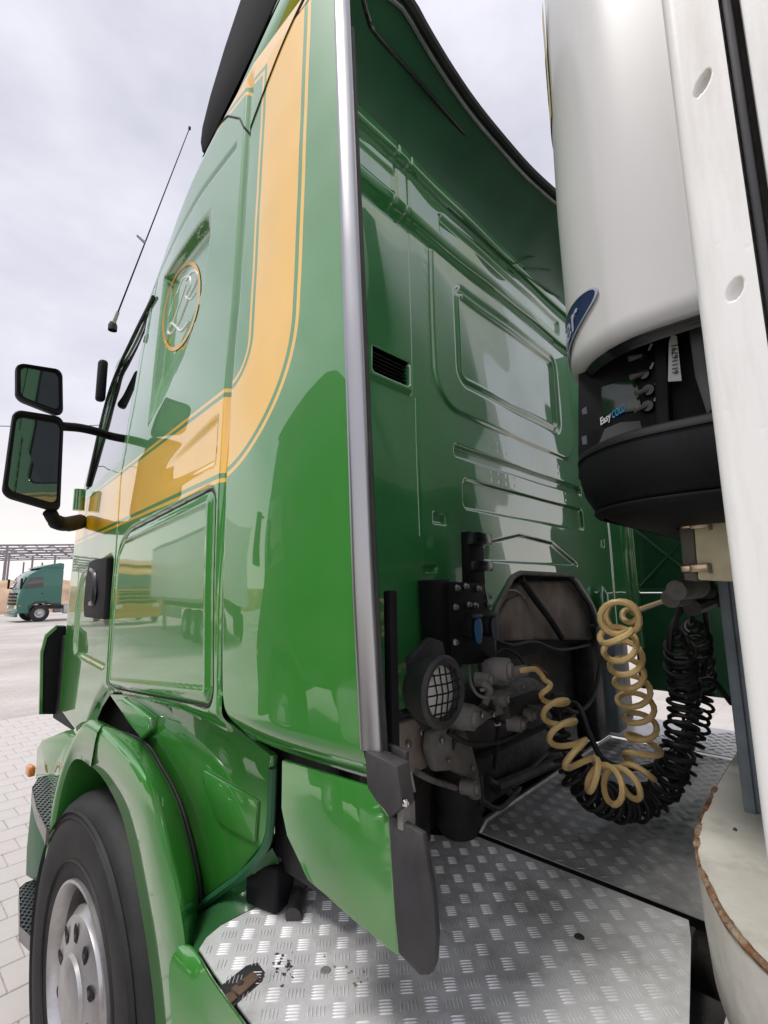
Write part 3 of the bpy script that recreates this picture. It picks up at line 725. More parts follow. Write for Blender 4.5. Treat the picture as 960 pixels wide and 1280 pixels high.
def step(outline, z, name, t=.05):
    poly = [at(u, v, z=z) for u, v in outline]
    o = MB()
    lip = poly + [poly[0]]
    o.loft([[tuple(p) for p in lip], [(p[0], p[1], z - t) for p in lip]])
    s_ = o.build(name, 'steel', truck, angle=.8)
    MB().add([(p[0], p[1], z - .012) for p in poly], [tuple(range(len(poly)))]).build('step_floor', 'cast_dark', s_, smooth=False)
    P2 = np.array([p[:2] for p in poly]); mn, mx = P2.min(0), P2.max(0)
    def inside(q):
        c = False; n = len(P2); j = n - 1
        for i in range(n):
            if (P2[i][1] > q[1]) != (P2[j][1] > q[1]) and q[0] < (P2[j][0] - P2[i][0]) * (q[1] - P2[i][1]) / (P2[j][1] - P2[i][1]) + P2[i][0]: c = not c
            j = i
        return c
    for sgn in (1, -1):
        for c in np.arange(-2, 2, .035):
            seg = [q for q in [(mn[0] + (mx[0] - mn[0]) * t_, ) for t_ in ()]]
            L_ = [(mn[0] + s * .004, mn[1] + (c + 1) * 1.0 * 0 + (s * .004) * sgn * 1.6 + c) for s in range(int((mx[0] - mn[0]) / .004) + 1)]
            L_ = [q for q in L_ if inside(q)]
            if len(L_) > 3: MB().tube([(L_[0][0], L_[0][1], z - .004), (L_[-1][0], L_[-1][1], z - .004)], .0035, 4).build('tread_bar', 'alu', s_)
    return s_
step([(40, 985), (48, 972), (75, 964), (86, 990), (78, 1030), (58, 1036), (46, 1010)], .86, 'upper_step')
step([(24, 1110), (32, 1103), (52, 1096), (60, 1120), (56, 1160), (40, 1172), (25, 1158)], .42, 'lower_step')

# ---- wheel
HUB = Vector((.55, 1.825, .508))
def wheel(parent, hub, side=-1, lug=True):
    ax = (side, 0, 0); h0 = Vector(hub)
    ty = MB().lathe([(.285, -.30), (.33, -.325), (.44, -.325), (.50, -.305), (.53, -.27), (.535, -.235), (.535, -.10), (.53, -.055), (.512, -.025), (.50, -.015), (.475, -.004), (.44, .004), (.40, .005), (.36, -.002), (.32, -.010), (.295, -.012), (.285, -.02)], h0, ax, 72).build('wheel', 'tyre', parent, angle=.7)
    for r in (.486, .468, .345): MB().lathe([(r - .003, -.006 if r > .4 else -.004), (r, .003 if r > .4 else .001), (r + .003, -.006 if r > .4 else -.006)], h0, ax, 72).build('sidewall_ring', 'tyre', ty)
    MB().lathe([(.292, -.016), (.291, -.004), (.283, -.002), (.277, -.010), (.270, -.030), (.266, -.045)], h0, ax, 64).build('rim', 'hub', ty, angle=.5)
    MB().lathe([(.266, -.045), (.262, -.10), (.25, -.20), (.15, -.21), (.0, -.21)], h0, ax, 64).build('rim_well', 'cast', ty, angle=.5)  # darker metal here stands in for the shade deep in the rim
    cap = MB().lathe([(.0, .004), (.09, .002), (.112, -.004), (.180, -.012), (.192, -.018), (.198, -.028), (.206, -.034), (.212, -.040), (.214, -.13)], h0, ax, 64).build('wheel_cover', 'hub', ty, angle=.45)
    MB().lathe([(.0, .016), (.080, .014), (.096, .008), (.104, -.004)], h0, ax, 40).build('cover_dome', 'hub', ty, angle=.5)
    if lug:
        for k in range(10):
            a = 2 * math.pi * (k + .3) / 10; c = h0 + Vector((0, math.cos(a) * .150, math.sin(a) * .150)) + Vector((side * -.0066, 0, 0))
            e1 = Vector((0, math.cos(a), math.sin(a))); e2 = Vector((0, -math.sin(a), math.cos(a)))
            ov = [c + e1 * (.030 * math.cos(t)) + e2 * (.019 * math.sin(t)) for t in np.linspace(0, 2 * math.pi, 15)[:-1]]
            MB().add([o_ + Vector((side * .0007, 0, 0)) for o_ in ov] , [tuple(range(14))]).build('cover_hole', 'black', ty, smooth=False)
            MB().lathe([(0, .004), (.008, .003), (.010, -.004)], c + e1 * -.006, ax, 6).build('wheel_nut', 'cast_dark', ty)
    return ty
wheel(truck, HUB)
wheel(truck, (3.09, 1.83, .535), 1, False)
for sx_, sd_ in ((.58, -1), (3.06, 1)): wheel(truck, (sx_, -1.75, .535), sd_, False)

# ---- front fender
cre = resample(smooth_path(pts([(50, 1150), (55, 1080), (67, 1000), (82, 945), (104, 904), (128, 912), (157, 941), (182, 975), (199, 1024), (217, 1100), (230, 1165), (238, 1280), (238, 1400)], x=.55), 8), 90)
ope = resample(smooth_path(pts([(54, 1170), (60, 1100), (71, 1015), (83, 966), (96, 949), (123, 967), (146, 1006), (160, 1052), (169, 1100), (184, 1190), (195, 1290), (200, 1400)], x=.555), 8), 90)
inn = resample(smooth_path(pts([(58, 1000), (70, 950), (84, 925), (104, 902), (139, 912), (178, 928), (199, 957), (224, 1006), (245, 1088), (250, 1150), (254, 1300)], x=.67), 8), 90)
def fender_piece(i0, i1, name, off=0.):
    o_ = np.array([-off, 0, off * .7])
    c0 = cre[i0:i1]; a0 = ope[i0:i1]; n0 = inn[i0:i1]
    rows = [a0 + [.16, 0, 0], a0 + [.012, 0, 0], a0 + [.002, 0, 0], a0 * .985 + c0 * .015, a0 * .32 + c0 * .68 - np.array([.003, 0, 0]), a0 * .14 + c0 * .86 - np.array([.002, 0, 0]), a0 * .04 + c0 * .96 + np.array([.003, 0, 0])]
    for t in (.10, .2, .35, .5, .8, 1.0):
        p = c0 * (1 - t) + n0 * t; p[:, 2] += .016 * math.sin(math.pi * t); rows.append(p)
    return MB().loft([[tuple(q + o_) for q in r] for r in rows]).build(name, 'green', truck, angle=1.2)
fender_piece(0, 41, 'front_fender'); fr = fender_piece(43, 90, 'rear_fender'); fender_piece(39, 45, 'fender_joint', .006)
li = np.concatenate([inn[30:] + [.004, 0, .002]])
MB().tube(li, .004, 6).build('fender_groove', 'rubber', fr)
# fender liner
ang = np.linspace(-.6, math.pi + .3, 40)
lr = [[(x, 1.83 + .60 * math.cos(a), .56 + .60 * math.sin(a)) for a in ang] for x in (.60, .95)]
MB().loft(lr).build('fender_liner', 'rubber', truck)
MB().loft([[(.93, 1.83 + r * math.cos(a), .56 + r * math.sin(a)) for a in ang] for r in (.05, .62)]).build('liner_back', 'rubber', truck)

# ---- mudguard panel behind the wheel
mg = pts([(136, 868), (176, 926), (199, 953), (224, 1003), (246, 1088), (243, 1132), (300, 1090), (326, 1056), (334, 1030), (339, 945), (290, 905), (213, 870)], x=.685)
mg_o = MB().slab(mg, (.02, 0, 0)).build('mudguard', 'green', truck, bevel=.006)
em_ = pts([(258, 962), (326, 1000), (322, 1052), (290, 1036), (274, 1024), (268, 1006), (256, 975)], x=.685)
MB().slab(em_, (-.010, 0, 0)).build('mudguard_boss', 'green', mg_o, bevel=.0045)
cap_ = pts([(142, 876), (150, 888), (160, 905), (176, 925), (186, 915), (187, 898), (170, 884), (152, 872)], x=.66)
MB().slab(cap_, (.03, 0, 0)).build('fender_cap', 'green', truck, bevel=.008, seg=3)
MB().tube(smooth_path(pts([(236, 1150), (244, 1138), (275, 1115), (305, 1092), (330, 1062), (338, 1030), (341, 960)], x=.675), 6), .010, 8).build('mudguard_lip', 'green_dark', truck)
i_top = resample(np.array(pts([(233, 1146), (262, 1126), (290, 1106), (315, 1086), (340, 1060)], x=.69)), 20)
i_bot = resample(np.array([at(u, v, z=.955) for u, v in [(243, 1200), (252, 1183), (276, 1156), (310, 1138), (362, 1116)]]), 20)
MB().loft([i_top, i_top * .5 + i_bot * .5 + [.01, .01, 0], i_bot, i_bot + [.02, .02, -.1]]).build('inner_mudguard', mat('deep_green_plastic', (.020, .105, .030), .5, coat=.3, coat_rough=.2), truck, angle=1.0)  # inner panel in one even dark green
MB().box((.76, .98, 1.22), (.03, .20, .36)).build('mudguard_bracket', 'rubber', truck, bevel=.006)
up_ = resample(smooth_path(pts([(229, 1181), (241, 1187), (262, 1222), (286, 1256), (312, 1292), (345, 1340)], z=.978), 6), 24)
in_ = up_ + [.02, .012, -.03]
lo1 = resample(smooth_path(pts([(222, 1184), (228, 1196), (240, 1228), (254, 1262), (275, 1310), (300, 1370)], x=.515), 6), 24)
lo2 = resample(smooth_path(pts([(212, 1204), (211, 1225), (213, 1260), (216, 1300), (222, 1350), (240, 1430)], x=.505), 6), 24)
rs = [in_, up_ + [.006, .004, -.002], up_, up_ * .85 + lo1 * .15, up_ * .5 + lo1 * .5, up_ * .12 + lo1 * .88, lo1 + [-.001, 0, -.004], lo1 * .5 + lo2 * .5 + [-.003, 0, 0], lo2, lo2 + [.03, 0, 0]]
MB().loft([[tuple(q) for q in r] for r in rs]).build('side_skirt', 'green', truck, angle=1.2)
MB().box((.83, 2.3, 1.22), (.04, 2.1, .46)).build('underside_shade_slab', 'rubber', truck, bevel=.01)  # dark slab standing in for the shade between fender and cab

# ---- catwalk plates
def tread(poly, z, mat_, name, pitch=.041, thick=.004, rim=None):
    P2 = [np.array(p, float) for p in poly]
    pl = MB().slab([(p[0], p[1], z) for p in P2], (0, 0, -thick)).build(name, mat_, truck, smooth=False)
    def inside(q):
        c = False; j = len(P2) - 1
        for i in range(len(P2)):
            if (P2[i][1] > q[1]) != (P2[j][1] > q[1]) and q[0] < (P2[j][0] - P2[i][0]) * (q[1] - P2[i][1]) / (P2[j][1] - P2[i][1]) + P2[i][0]: c = not c
            j = i
        return c
    e1 = np.array([.72, -.694]); e2 = np.array([.694, .72]); V, Fc = [], []
    l, wd, hh = .0148, .0019, .0017
    for i in range(-60, 60):
        for j in range(-60, 60):
            c = e1 * i * pitch + e2 * j * pitch
            if not (.2 < c[0] < 3.3 and -1.2 < c[1] < 1.5): continue
            a, b = (e1, e2) if (i + j) % 2 else (e2, e1)
            for k in range(-2, 3):
                m = c + b * k * .0069
                if not (inside(m + a * l) and inside(m - a * l)): continue
                n = len(V)
                for s_, t_, h_ in ((-1, 0, 0), (-.55, -1, 0), (.55, -1, 0), (1, 0, 0), (.55, 1, 0), (-.55, 1, 0), (-.5, 0, 1), (.5, 0, 1)):
                    q = m + a * l * s_ + b * wd * t_; V.append((q[0], q[1], z + (hh if h_ else -.0004)))
                Fc += [(n + 1, n + 2, n + 7, n + 6), (n + 4, n + 5, n + 6, n + 7), (n + 0, n + 1, n + 6), (n + 5, n + 0, n + 6), (n + 2, n + 3, n + 7), (n + 3, n + 4, n + 7)]
    bars = MB(); bars.v, bars.f = V, Fc
    tag(bars.build('tread_pattern', mat_, pl, smooth=True, angle=.9, weld=False), kind='stuff')
    return pl
ZP = .96
PEDGE = [(405, 1085), (360, 1118), (310, 1139), (276, 1157), (258, 1172), (249, 1186)]
tread([(.50, .45), (.56, .22), (.62, .20), (1.262, .318), (1.325, .335), (1.327, .88), (1.22, 1.02), (1.1, 1.32), (.86, 1.32)] + [tuple(at(u, v, z=ZP)[:2]) for u, v in PEDGE] + [(at(u, v, z=ZP)[0] + .012, at(u, v, z=ZP)[1]) for u, v in [(262, 1222), (286, 1256), (312, 1292), (345, 1340)]], ZP, 'plate', 'catwalk_plate')
MB().box((1.29, .60, ZP - .026), (.06, .56, .04)).build('plate_edge', 'cast_dark', truck, bevel=.003)
tread([(1.347, .295), (2.55, .295), (2.55, .905), (1.42, .905), (1.352, .885)], ZP + .002, 'plate_dirty', 'catwalk_plate')
MB().tube([(1.352, .885, ZP + .004), (1.42, .907, ZP + .004), (2.55, .907, ZP + .004)], .006, 6).build('plate_edge', 'plate', truck)
tread([(.95, -.6), (2.6, -.6), (2.6, .245), (1.02, .245)], ZP - .04, 'plate_dirty', 'catwalk_plate')
tread([(2.60, .0), (3.05, .0), (3.05, 1.25), (2.60, 1.25)], ZP, 'plate', 'catwalk_plate')
MB().lathe([(0, .002), (.009, .0018), (.011, 0)], at(407, 1213, z=ZP), (0, 0, 1), 14).build('plate_rivet', 'cast', truck)
MB().lathe([(0, .002), (.009, .0018), (.011, 0)], at(724, 1171, z=ZP), (0, 0, 1), 14).build('plate_rivet', 'cast_dark', truck)
# cut-out with a rusty bracket
co = pts([(266, 1240), (308, 1207), (322, 1203), (331, 1215), (328, 1226), (292, 1258), (284, 1262)], z=ZP + .0008)
cut = MB().slab(co, (0, 0, -.0006)).build('plate_cutout', 'rubber', truck, smooth=False)
MB().slab(pts([(288, 1235), (316, 1213), (325, 1221), (300, 1243)], z=ZP + .006), (0, 0, -.006)).build('bracket', 'brown_metal', cut, bevel=.002)
MB().slab(pts([(276, 1246), (291, 1237), (297, 1246), (284, 1257)], z=ZP + .005), (0, 0, -.005)).build('bracket', 'brown_metal', cut, bevel=.002)
MB().lathe([(0, .003), (.006, .002), (.007, 0)], at(300, 1229, z=ZP + .006), (0, 0, 1), 6).build('bolt', 'cast_dark', cut)
M['grease'] = mat('grease_stain', (.045, .038, .032), .6, var=.4, vscale=60)
M['mud'] = mat('dried_mud', (.24, .17, .12), .9, var=.3, vscale=60)
for (u, v), n_, sz, m_ in (((352, 1196), 9, .012, 'grease'), ((362, 1212), 14, .016, 'grease'), ((343, 1215), 7, .011, 'grease'), ((446, 1226), 9, .013, 'mud'), ((432, 1214), 6, .010, 'mud'), ((408, 1194), 4, .008, 'mud'), ((560, 1166), 4, .006, 'grease'), ((640, 1110), 5, .005, 'grease')):
    c = np.array(at(u, v, z=ZP)); st_ = MB(); rs_ = np.random.RandomState(int(u + v))
    for k in range(n_):
        p = c + np.array([rs_.normal(0, sz), rs_.normal(0, sz), 0]); r = sz * rs_.uniform(.06, .26); a0 = rs_.rand() * 6
        q = [(p[0] + r * rs_.uniform(.4, 1.6) * math.cos(a), p[1] + r * rs_.uniform(.4, 1.6) * math.sin(a), ZP + .0012 + .0003 * (k % 5)) for a in np.linspace(a0, a0 + 2 * math.pi, 12)[:-1]]
        st_.add(q + [(p[0], p[1], ZP + .0018 + .0003 * (k % 5))], [(i, (i + 1) % 11, 11) for i in range(11)])
    st_.build('stain', m_, truck, weld=False)
# dark lamp box and plug on the plate
bx = empty  # (name kept short below)
c = at(350, 1138, z=ZP)
lb = MB().box((c[0] + .03, c[1] + .05, ZP + .05), (.13, .10, .10), Matrix.Rotation(.25, 3, 'Z')).build('lamp_box', 'black', truck, bevel=.012, seg=3)
MB().box((c[0] + .03, c[1] + .05, ZP + .102), (.10, .075, .006), Matrix.Rotation(.25, 3, 'Z')).build('ribbed_top', 'cast', lb, bevel=.002)
MB().tube([at(366, 1145, z=ZP + .012), at(372, 1118, z=ZP + .02)], .018, 12).build('plug', 'cast_dark', truck)
MB().tube([(.80, 1.05, ZP + .02), (.82, 1.12, ZP + .25), (.80, 1.15, 1.6)], .03, 10).build('hose_stub', 'rubber', truck)

# ---- chassis, engine and the dark works under the cab
MB().box((1.42, -.4, .80), (.09, 6.0, .24)).build('frame_rail', 'cast_dark', truck, bevel=.008)
MB().box((2.22, -.4, .80), (.09, 6.0, .24)).build('frame_rail', 'cast_dark', truck, bevel=.008)
MB().box((.93, .1, .60), (.62, 1.1, .58)).build('battery_box', 'cast_dark', truck, bevel=.02)
MB().box((2.72, .2, .60), (.6, 1.2, .55)).build('fuel_tank', 'steel', truck, bevel=.06, seg=3)
MB().box((1.83, 2.1, 1.12), (.9, 1.9, .75)).build('engine', 'cast_dark', truck, bevel=.08, seg=2)
MB().box((2.0, 2.05, 2.23), (1.8, 2.2, 1.62)).build('cab_light_block', 'rubber', truck)  # dark box added to stop light leaking in through the open cab
MB().box((1.85, 1.03, 1.22), (1.75, .02, .54)).build('arch_shade_sheet', 'cast_dark', truck)  # dark sheet added for the blackness under the arch, hides bright ground
MB().box((2.80, 1.25, 1.12), (.40, .30, .50)).build('mudguard', 'green_dark', truck, bevel=.03)
MB().box((1.83, 1.55, .93), (1.3, 1.2, .03)).build('engine_shield', 'cast_dark', truck)
MB().box((1.83, .98, 1.04), (.92, .05, .15)).build('crossmember', 'cast_dark', truck, bevel=.01)
ins = pts([(622, 800), (620, 770), (632, 742), (655, 726), (715, 726), (735, 755), (742, 800)], y=.905)
io = MB().slab(ins, (0, .05, 0)).build('engine_insulation', 'insul', truck, bevel=.015, seg=3)
MB().slab(pts([(622, 802), (622, 772), (636, 750), (652, 742), (660, 752), (668, 800)], y=.892), (0, .02, 0)).build('insulation_pad', 'insul', io, bevel=.01, seg=2)
MB().tube(smooth_path(pts([(650, 722), (668, 748), (688, 775), (702, 797)], y=.878), 5), .013, 8).build('coolant_pipe', 'rubber', truck)
MB().tube(smooth_path(pts([(632, 738), (645, 738), (656, 748)], y=.886), 5), .004, 6).build('clip', 'steel', io)
# coupling panel with sockets
cp = MB().slab(pts([(540, 725), (563, 724), (565, 830), (548, 834)], y=.80), (.0, .05, 0)).build('coupling_panel', 'black', truck, bevel=.004)
MB().slab(pts([(563, 727), (606, 729), (614, 770), (622, 828), (566, 832)], y=.79), (0, .05, 0)).build('panel_plate', 'black', cp, bevel=.004)
MB().slab(pts([(586, 664), (604, 666), (607, 732), (588, 732)], y=.805), (0, .03, 0)).build('socket_post', 'black', truck, bevel=.003)
for q in ([(597, 664), (615, 667), (616, 681), (597, 680)], [(599, 700), (617, 701), (617, 714), (599, 714)]):
    MB().slab(pts(q, y=.775), (0, .04, 0)).build('parking_socket', 'black_gloss', truck, bevel=.004)
    c = np.mean(pts(q, y=.79), 0) - [.045, 0, .004]
    MB().tube([c, c + [.04, 0, 0]], .011, 8).build('socket_pin', 'steel', truck)
for (u, v), cm in (((593, 786), 'blue_cap'), ((614, 783), 'grey_cap')):
    c = np.array(at(u, v, y=.765))
    so = MB().lathe([(0, -.006), (.028, -.006), (.030, .0), (.030, .04), (0, .04)], c, (0, 1, 0), 18).build('socket', 'black', cp)
    ov = [(c[0] + .017 * math.cos(t) * (1 if math.sin(t) > -.2 else .85), c[1] - .008, c[2] - .004 + .036 * math.sin(t)) for t in np.linspace(0, 2 * math.pi, 25)[:-1]]
    MB().slab(ov, (0, -.010, 0)).build('socket_cap', cm, cp, bevel=.003)
    MB().box(c + [0, -.012, .036], (.034, .016, .008)).build('cap_hinge', 'grey_cap', cp, bevel=.002)
for u, v in [(571, 735), (582, 733), (598, 736), (569, 759), (586, 756), (594, 757), (611, 756), (569, 803), (612, 745)]:
    MB().lathe([(0, .010), (.007, .008), (.010, 0)], at(u, v, y=.788), (0, -1, 0), 6).build('bolt', 'steel', cp)
# work lamp
c = np.array(at(549, 864, y=.70)); R_ = .078
wl_ = MB().lathe([(.0, .085), (.03, .083), (.06, .06), (.074, .025), (R_, .0), (R_ + .003, -.012), (R_ - .004, -.020), (R_ - .016, -.016), (R_ - .022, -.002)], c, (0, 1, 0), 40).build('work_lamp', 'grey_flap', truck, angle=.7)
MB().lathe([(0, -.012), (.03, -.010), (R_ - .02, -.001)], c, (0, 1, 0), 32).build('lamp_lens', 'lens', wl_)
for k in (-2, -1, 0, 1, 2):
    o_ = k * .0205; e = math.sqrt(max(.0001, (R_ - .017) ** 2 - o_ ** 2))
    MB().tube([c + [o_, -.017, -e], c + [o_, -.026, 0], c + [o_, -.017, e]], .0020, 5).build('guard_bar', 'black', wl_)
    MB().tube([c + [-e, -.017, o_], c + [0, -.026, o_], c + [e, -.017, o_]], .0020, 5).build('guard_bar', 'black', wl_)
MB().slab(pts([(514, 822), (540, 797), (554, 802), (560, 830), (528, 850), (517, 868)], y=.76), (0, .02, 0)).build('lamp_bracket', 'grey_flap', wl_, bevel=.004)
MB().tube(smooth_path(pts([(500, 893), (515, 890), (530, 905)], y=.78), 5), .010, 8).build('lamp_cable', 'rubber', wl_)
# suspension castings
def lump(px, y, t, m='cast', b=.01): return MB().slab(pts(px, y=y), (0, t, 0)).build('suspension_casting', m, truck, bevel=b, seg=2)
lump([(566, 905), (580, 888), (594, 880), (612, 890), (630, 876), (640, 858), (660, 850), (672, 858), (668, 872), (640, 890), (612, 900), (597, 912), (584, 915)], .76, .06)
lump([(618, 845), (622, 826), (634, 822), (644, 832), (646, 850), (634, 858), (622, 856)], .73, .05)
lump([(640, 858), (670, 848), (690, 862), (672, 880), (640, 884)], .77, .08)
lump([(636, 884), (664, 880), (686, 886), (694, 898), (668, 912), (640, 905)], .74, .10, 'cast_dark')
lump([(540, 915), (560, 908), (582, 912), (592, 935), (600, 965), (604, 1000), (596, 1002), (584, 972), (566, 964), (546, 966), (538, 940)], .82, .03, 'cast')
lump([(496, 905), (520, 898), (540, 915), (536, 960), (520, 968), (498, 965)], .87, .05, 'insul')
lump([(560, 880), (600, 840), (622, 850), (612, 905), (580, 912)], .86, .06, 'cast_dark')
for u, v, r, y in [(588, 898, .030, .745), (630, 872, .026, .75), (632, 838, .034, .72), (590, 985, .02, .80), (648, 905, .022, .73), (662, 893, .02, .73), (608, 850, .02, .75)]:
    MB().lathe([(0, -.02), (r * .6, -.02), (r * .65, -.012), (r, -.01), (r, .03), (0, .03)], at(u, v, y=y), (-.25, 1, 0), 18).build('bush', 'cast', truck, angle=.6)
MB().tube(smooth_path([at(600, 852, y=.74), at(612, 862, y=.73), at(606, 880, y=.74)], 5), .010, 8).build('link_rod', 'cast', truck)
MB().tube(smooth_path([at(640, 880, y=.72), at(666, 872, y=.70), at(700, 872, y=.69)], 5), [.016] * 5 + [.02] * 6, 10).build('brake_coupling', 'rubber', truck)
MB().tube([at(634, 842, y=.72), at(656, 838, y=.70)], .016, 10).build('brake_coupling', 'cast', truck)
MB().tube([at(668, 832, y=.70), at(682, 842, y=.70)], .006, 8).build('coupling_tag', mat('red_tag', (.30, .03, .02), .5), truck)
for path, r_, m_ in [
        ([(575, 832, .80), (566, 862, .79), (572, 905, .80), (560, 955, .84)], .006, 'hose_b'), ([(600, 830, .79), (604, 862, .76), (622, 905, .78), (618, 960, .86)], .007, 'hose_b'),
        ([(612, 826, .79), (630, 812, .76), (650, 822, .74), (660, 842, .72)], .005, 'hose_b'), ([(586, 832, .80), (590, 858, .74), (606, 872, .72), (640, 866, .73)], .004, 'cast'),
        ([(655, 880, .74), (680, 905, .76), (700, 930, .82), (712, 960, .88)], .008, 'hose_b'), ([(560, 915, .78), (590, 930, .76), (630, 925, .76), (665, 905, .76)], .007, 'hose_b'),
        ([(620, 800, .86), (640, 806, .86), (668, 802, .86), (700, 812, .86), (738, 806, .86)], .006, 'hose_b'), ([(700, 880, .80), (722, 890, .80), (742, 870, .82), (750, 830, .83)], .008, 'hose_b'),
        ([(520, 965, .84), (540, 975, .84), (570, 985, .84)], .008, 'cast'), ([(600, 1000, .86), (625, 1010, .88), (650, 985, .90)], .008, 'cast_dark')]:
    MB().tube(smooth_path([at(u, v, y=y) for u, v, y in path], 8), r_, 8).build('pipe', m_, truck)
for u, v, y, r_ in [(602, 893, .755, .009), (616, 893, .755, .008), (652, 858, .765, .009), (552, 925, .815, .008), (574, 925, .815, .008), (590, 960, .815, .008), (560, 950, .815, .006), (629, 831, .722, .008), (640, 846, .722, .007), (676, 895, .735, .010), (655, 900, .735, .009), (510, 930, .865, .009), (526, 915, .865, .008)]:
    MB().lathe([(0, .009), (r_ * .8, .008), (r_, .006), (r_, 0)], at(u, v, y=y), (0, -1, 0), 6).build('bolt', 'steel', truck, smooth=False)
for u, v, y in [(566, 862, .79), (572, 905, .80), (604, 862, .76), (622, 905, .78)]:
    MB().lathe([(.0085, -.004), (.0095, -.004), (.0095, .004), (.0085, .004)], at(u, v, y=y), (0, .2, 1), 10).build('cable_tie', 'offwhite', truck)
asp = np.array(at(585, 1062, z=ZP)) + np.array([.06, .07, 0])
MB().lathe([(0, 0), (.05, .0), (.065, .02), (.07, .05), (.062, .08), (.072, .11), (.07, .145), (.05, .17), (.05, .19), (0, .19)], asp, (0, 0, 1), 28).build('air_spring', 'rubber', truck)
MB().box(asp + [.06, -.03, .10], (.04, .03, .11)).build('height_valve', 'cast_dark', truck, bevel=.008)
for a_, b_, r in [((610, 975), (655, 1000), .012), ((560, 1000), (600, 1040), .015), ((620, 985), (700, 950), .02), ((640, 985), (690, 935), .008)]:
    MB().tube([at(*a_, y=.93), at(*b_, y=.93)], r, 8).build('pipe', 'cast_dark', truck)
MB().box((1.08, 1.02, 1.15), (.30, .10, .50)).build('axle_bracket', 'cast_dark', truck, bevel=.02)
MB().box((2.74, .98, 1.22), (.54, .10, .55)).build('axle_bracket', 'cast_dark', truck, bevel=.02)

# ================================================================== the white refrigerated trailer
XT = .60
trailer = empty('semi_trailer', (1.82, -6, 0), 'white refrigerated semi trailer with cooling unit behind the green cab', 'trailer')
ye = .0825
# corner post with two drilled dimples
yy = np.concatenate([np.arange(.028, .070, .0013), .070 + .0125 * np.sin(np.linspace(0, math.pi / 2, 9))])
zz = np.arange(1.26, 2.95, .0022)
xx_ = np.concatenate([np.zeros(len(np.arange(.028, .070, .0013))), .0125 * (1 - np.cos(np.linspace(0, math.pi / 2, 9)))])
Yp, Zp = np.meshgrid(yy, zz, indexing='ij'); Xp = XT + np.repeat(xx_[:, None], len(zz), 1)
for (u, v), a, b, an in (((878, 103), .0060, .0145, .55), ((919, 362), .0066, .0125, .45)):
    c = at(u, v, x=XT); dy, dz = Yp - c[1], Zp - c[2]
    e1 = dy * math.cos(an) + dz * math.sin(an) * 1.0; e2 = -dy * math.sin(an) + dz * math.cos(an)
    r2 = (e1 / a) ** 2 + (e2 / b) ** 2; Xp += .012 * np.clip(1 - r2, 0, 1) ** .5
for k in range(6):
    yk, zk = np.random.uniform(.03, .07), np.random.uniform(1.5, 2.2); Xp += .0004 * np.exp(-((Yp - yk) ** 2 + (Zp - zk) ** 2) / .0022 ** 2)
Xp += .0012 * np.sin(Zp * 9) * np.sin(Yp * 40)
PP = np.stack([Xp, Yp, Zp], -1)
post = grid_mesh('corner_post', PP, np.ones((len(yy) - 1, len(zz) - 1), bool), 'white', trailer, True)
MB().box((XT + .06, .0745, 2.1), (.095, .014, 1.68)).build('post_flange', 'white', trailer, bevel=.003)
MB().box((XT + .03, .0215, 2.6), (.045, .009, 2.7)).build('seal_strip', 'grey_flap', trailer, bevel=.003)
MB().box((XT + .034, -5.99, 2.6), (.06, 12.0, 2.7)).build('side_panel', 'white', trailer, bevel=.004)
MB().box((3.04, -5.96, 2.6), (.06, 12.0, 2.7)).build('side_panel', 'white', trailer, bevel=.004)
MB().box((1.84, .05, 2.75), (2.38, .045, 2.4)).build('front_wall', 'white', trailer, bevel=.004)
MB().box((1.84, -5.97, 3.97), (2.48, 12.05, .05)).build('roof', 'white', trailer, bevel=.01)
MB().box((1.84, -5.97, 1.28), (2.3, 11.9, .08)).build('floor_frame', 'cast_dark', trailer, bevel=.01)
for xx0 in (1.42, 2.25): MB().box((xx0, -6.4, 1.12), (.1, 11, .24)).build('chassis_beam', 'cast_dark', trailer)
for xx0 in (1.0, 2.65):
    MB().box((xx0, -2.9, .70), (.12, .12, 1.1)).build('landing_leg', 'steel', trailer, bevel=.01)
for wy in (-8.2, -9.5, -10.8):
    for sx_, sd_ in ((.62, -1), (3.05, 1)): wheel(trailer, (sx_, wy, .535), sd_, False)
# rounded front bolster with a rusted edge
def bol(z, o=0.):
    c = [(XT + .02, -1.2)] + [(XT + .02 - o, -.35)]
    P = smooth_path([(XT + .02 - o, -.35), (XT + .07 - o, -.13), (.86 - o * .7, .125 + o * .5), (1.02 - o * .3, .222 + o), (1.20, .27 + o), (1.48, .285 + o)], 10)
    return [(p[0], p[1], z) for p in P] + [(2.9, .285 + o, z)]
ZB = 1.20
bt = bol(ZB); 
mb = MB().add(bt + [(2.9, -1.0, ZB), (XT + .02, -1.0, ZB)], [tuple(range(len(bt) + 2))]); bo = mb.build('front_bolster', 'block', trailer, smooth=False)
rowsb = [bol(ZB - .002, .003), bol(ZB - .02, .004), bol(ZB - .10, .002), bol(ZB - .19, -.004), bol(ZB - .21, -.03)]
MB().loft(rowsb).build('bolster_wall', 'block', bo, angle=1.0)
e_ = resample(np.array(bol(ZB))[:-1], 160); rg = np.random.RandomState(2)
jr = np.convolve(rg.rand(200), np.ones(4) / 4, 'same')[20:180]
MB().tube([(p[0] - .001, p[1] + .001, p[2] - .003 + .003 * (jr[i] - .5)) for i, p in enumerate(e_)], list(.0045 + .007 * (jr - .3).clip(0)), 6).build('rusted_edge', 'rust', bo)
for u, v in ((919, 1038), (942, 1015)): MB().lathe([(0, .006), (.003, .004), (.004, 0)], at(u, v, z=ZB), (0, 0, 1), 7).build('paint_chip', 'brown_metal', bo)
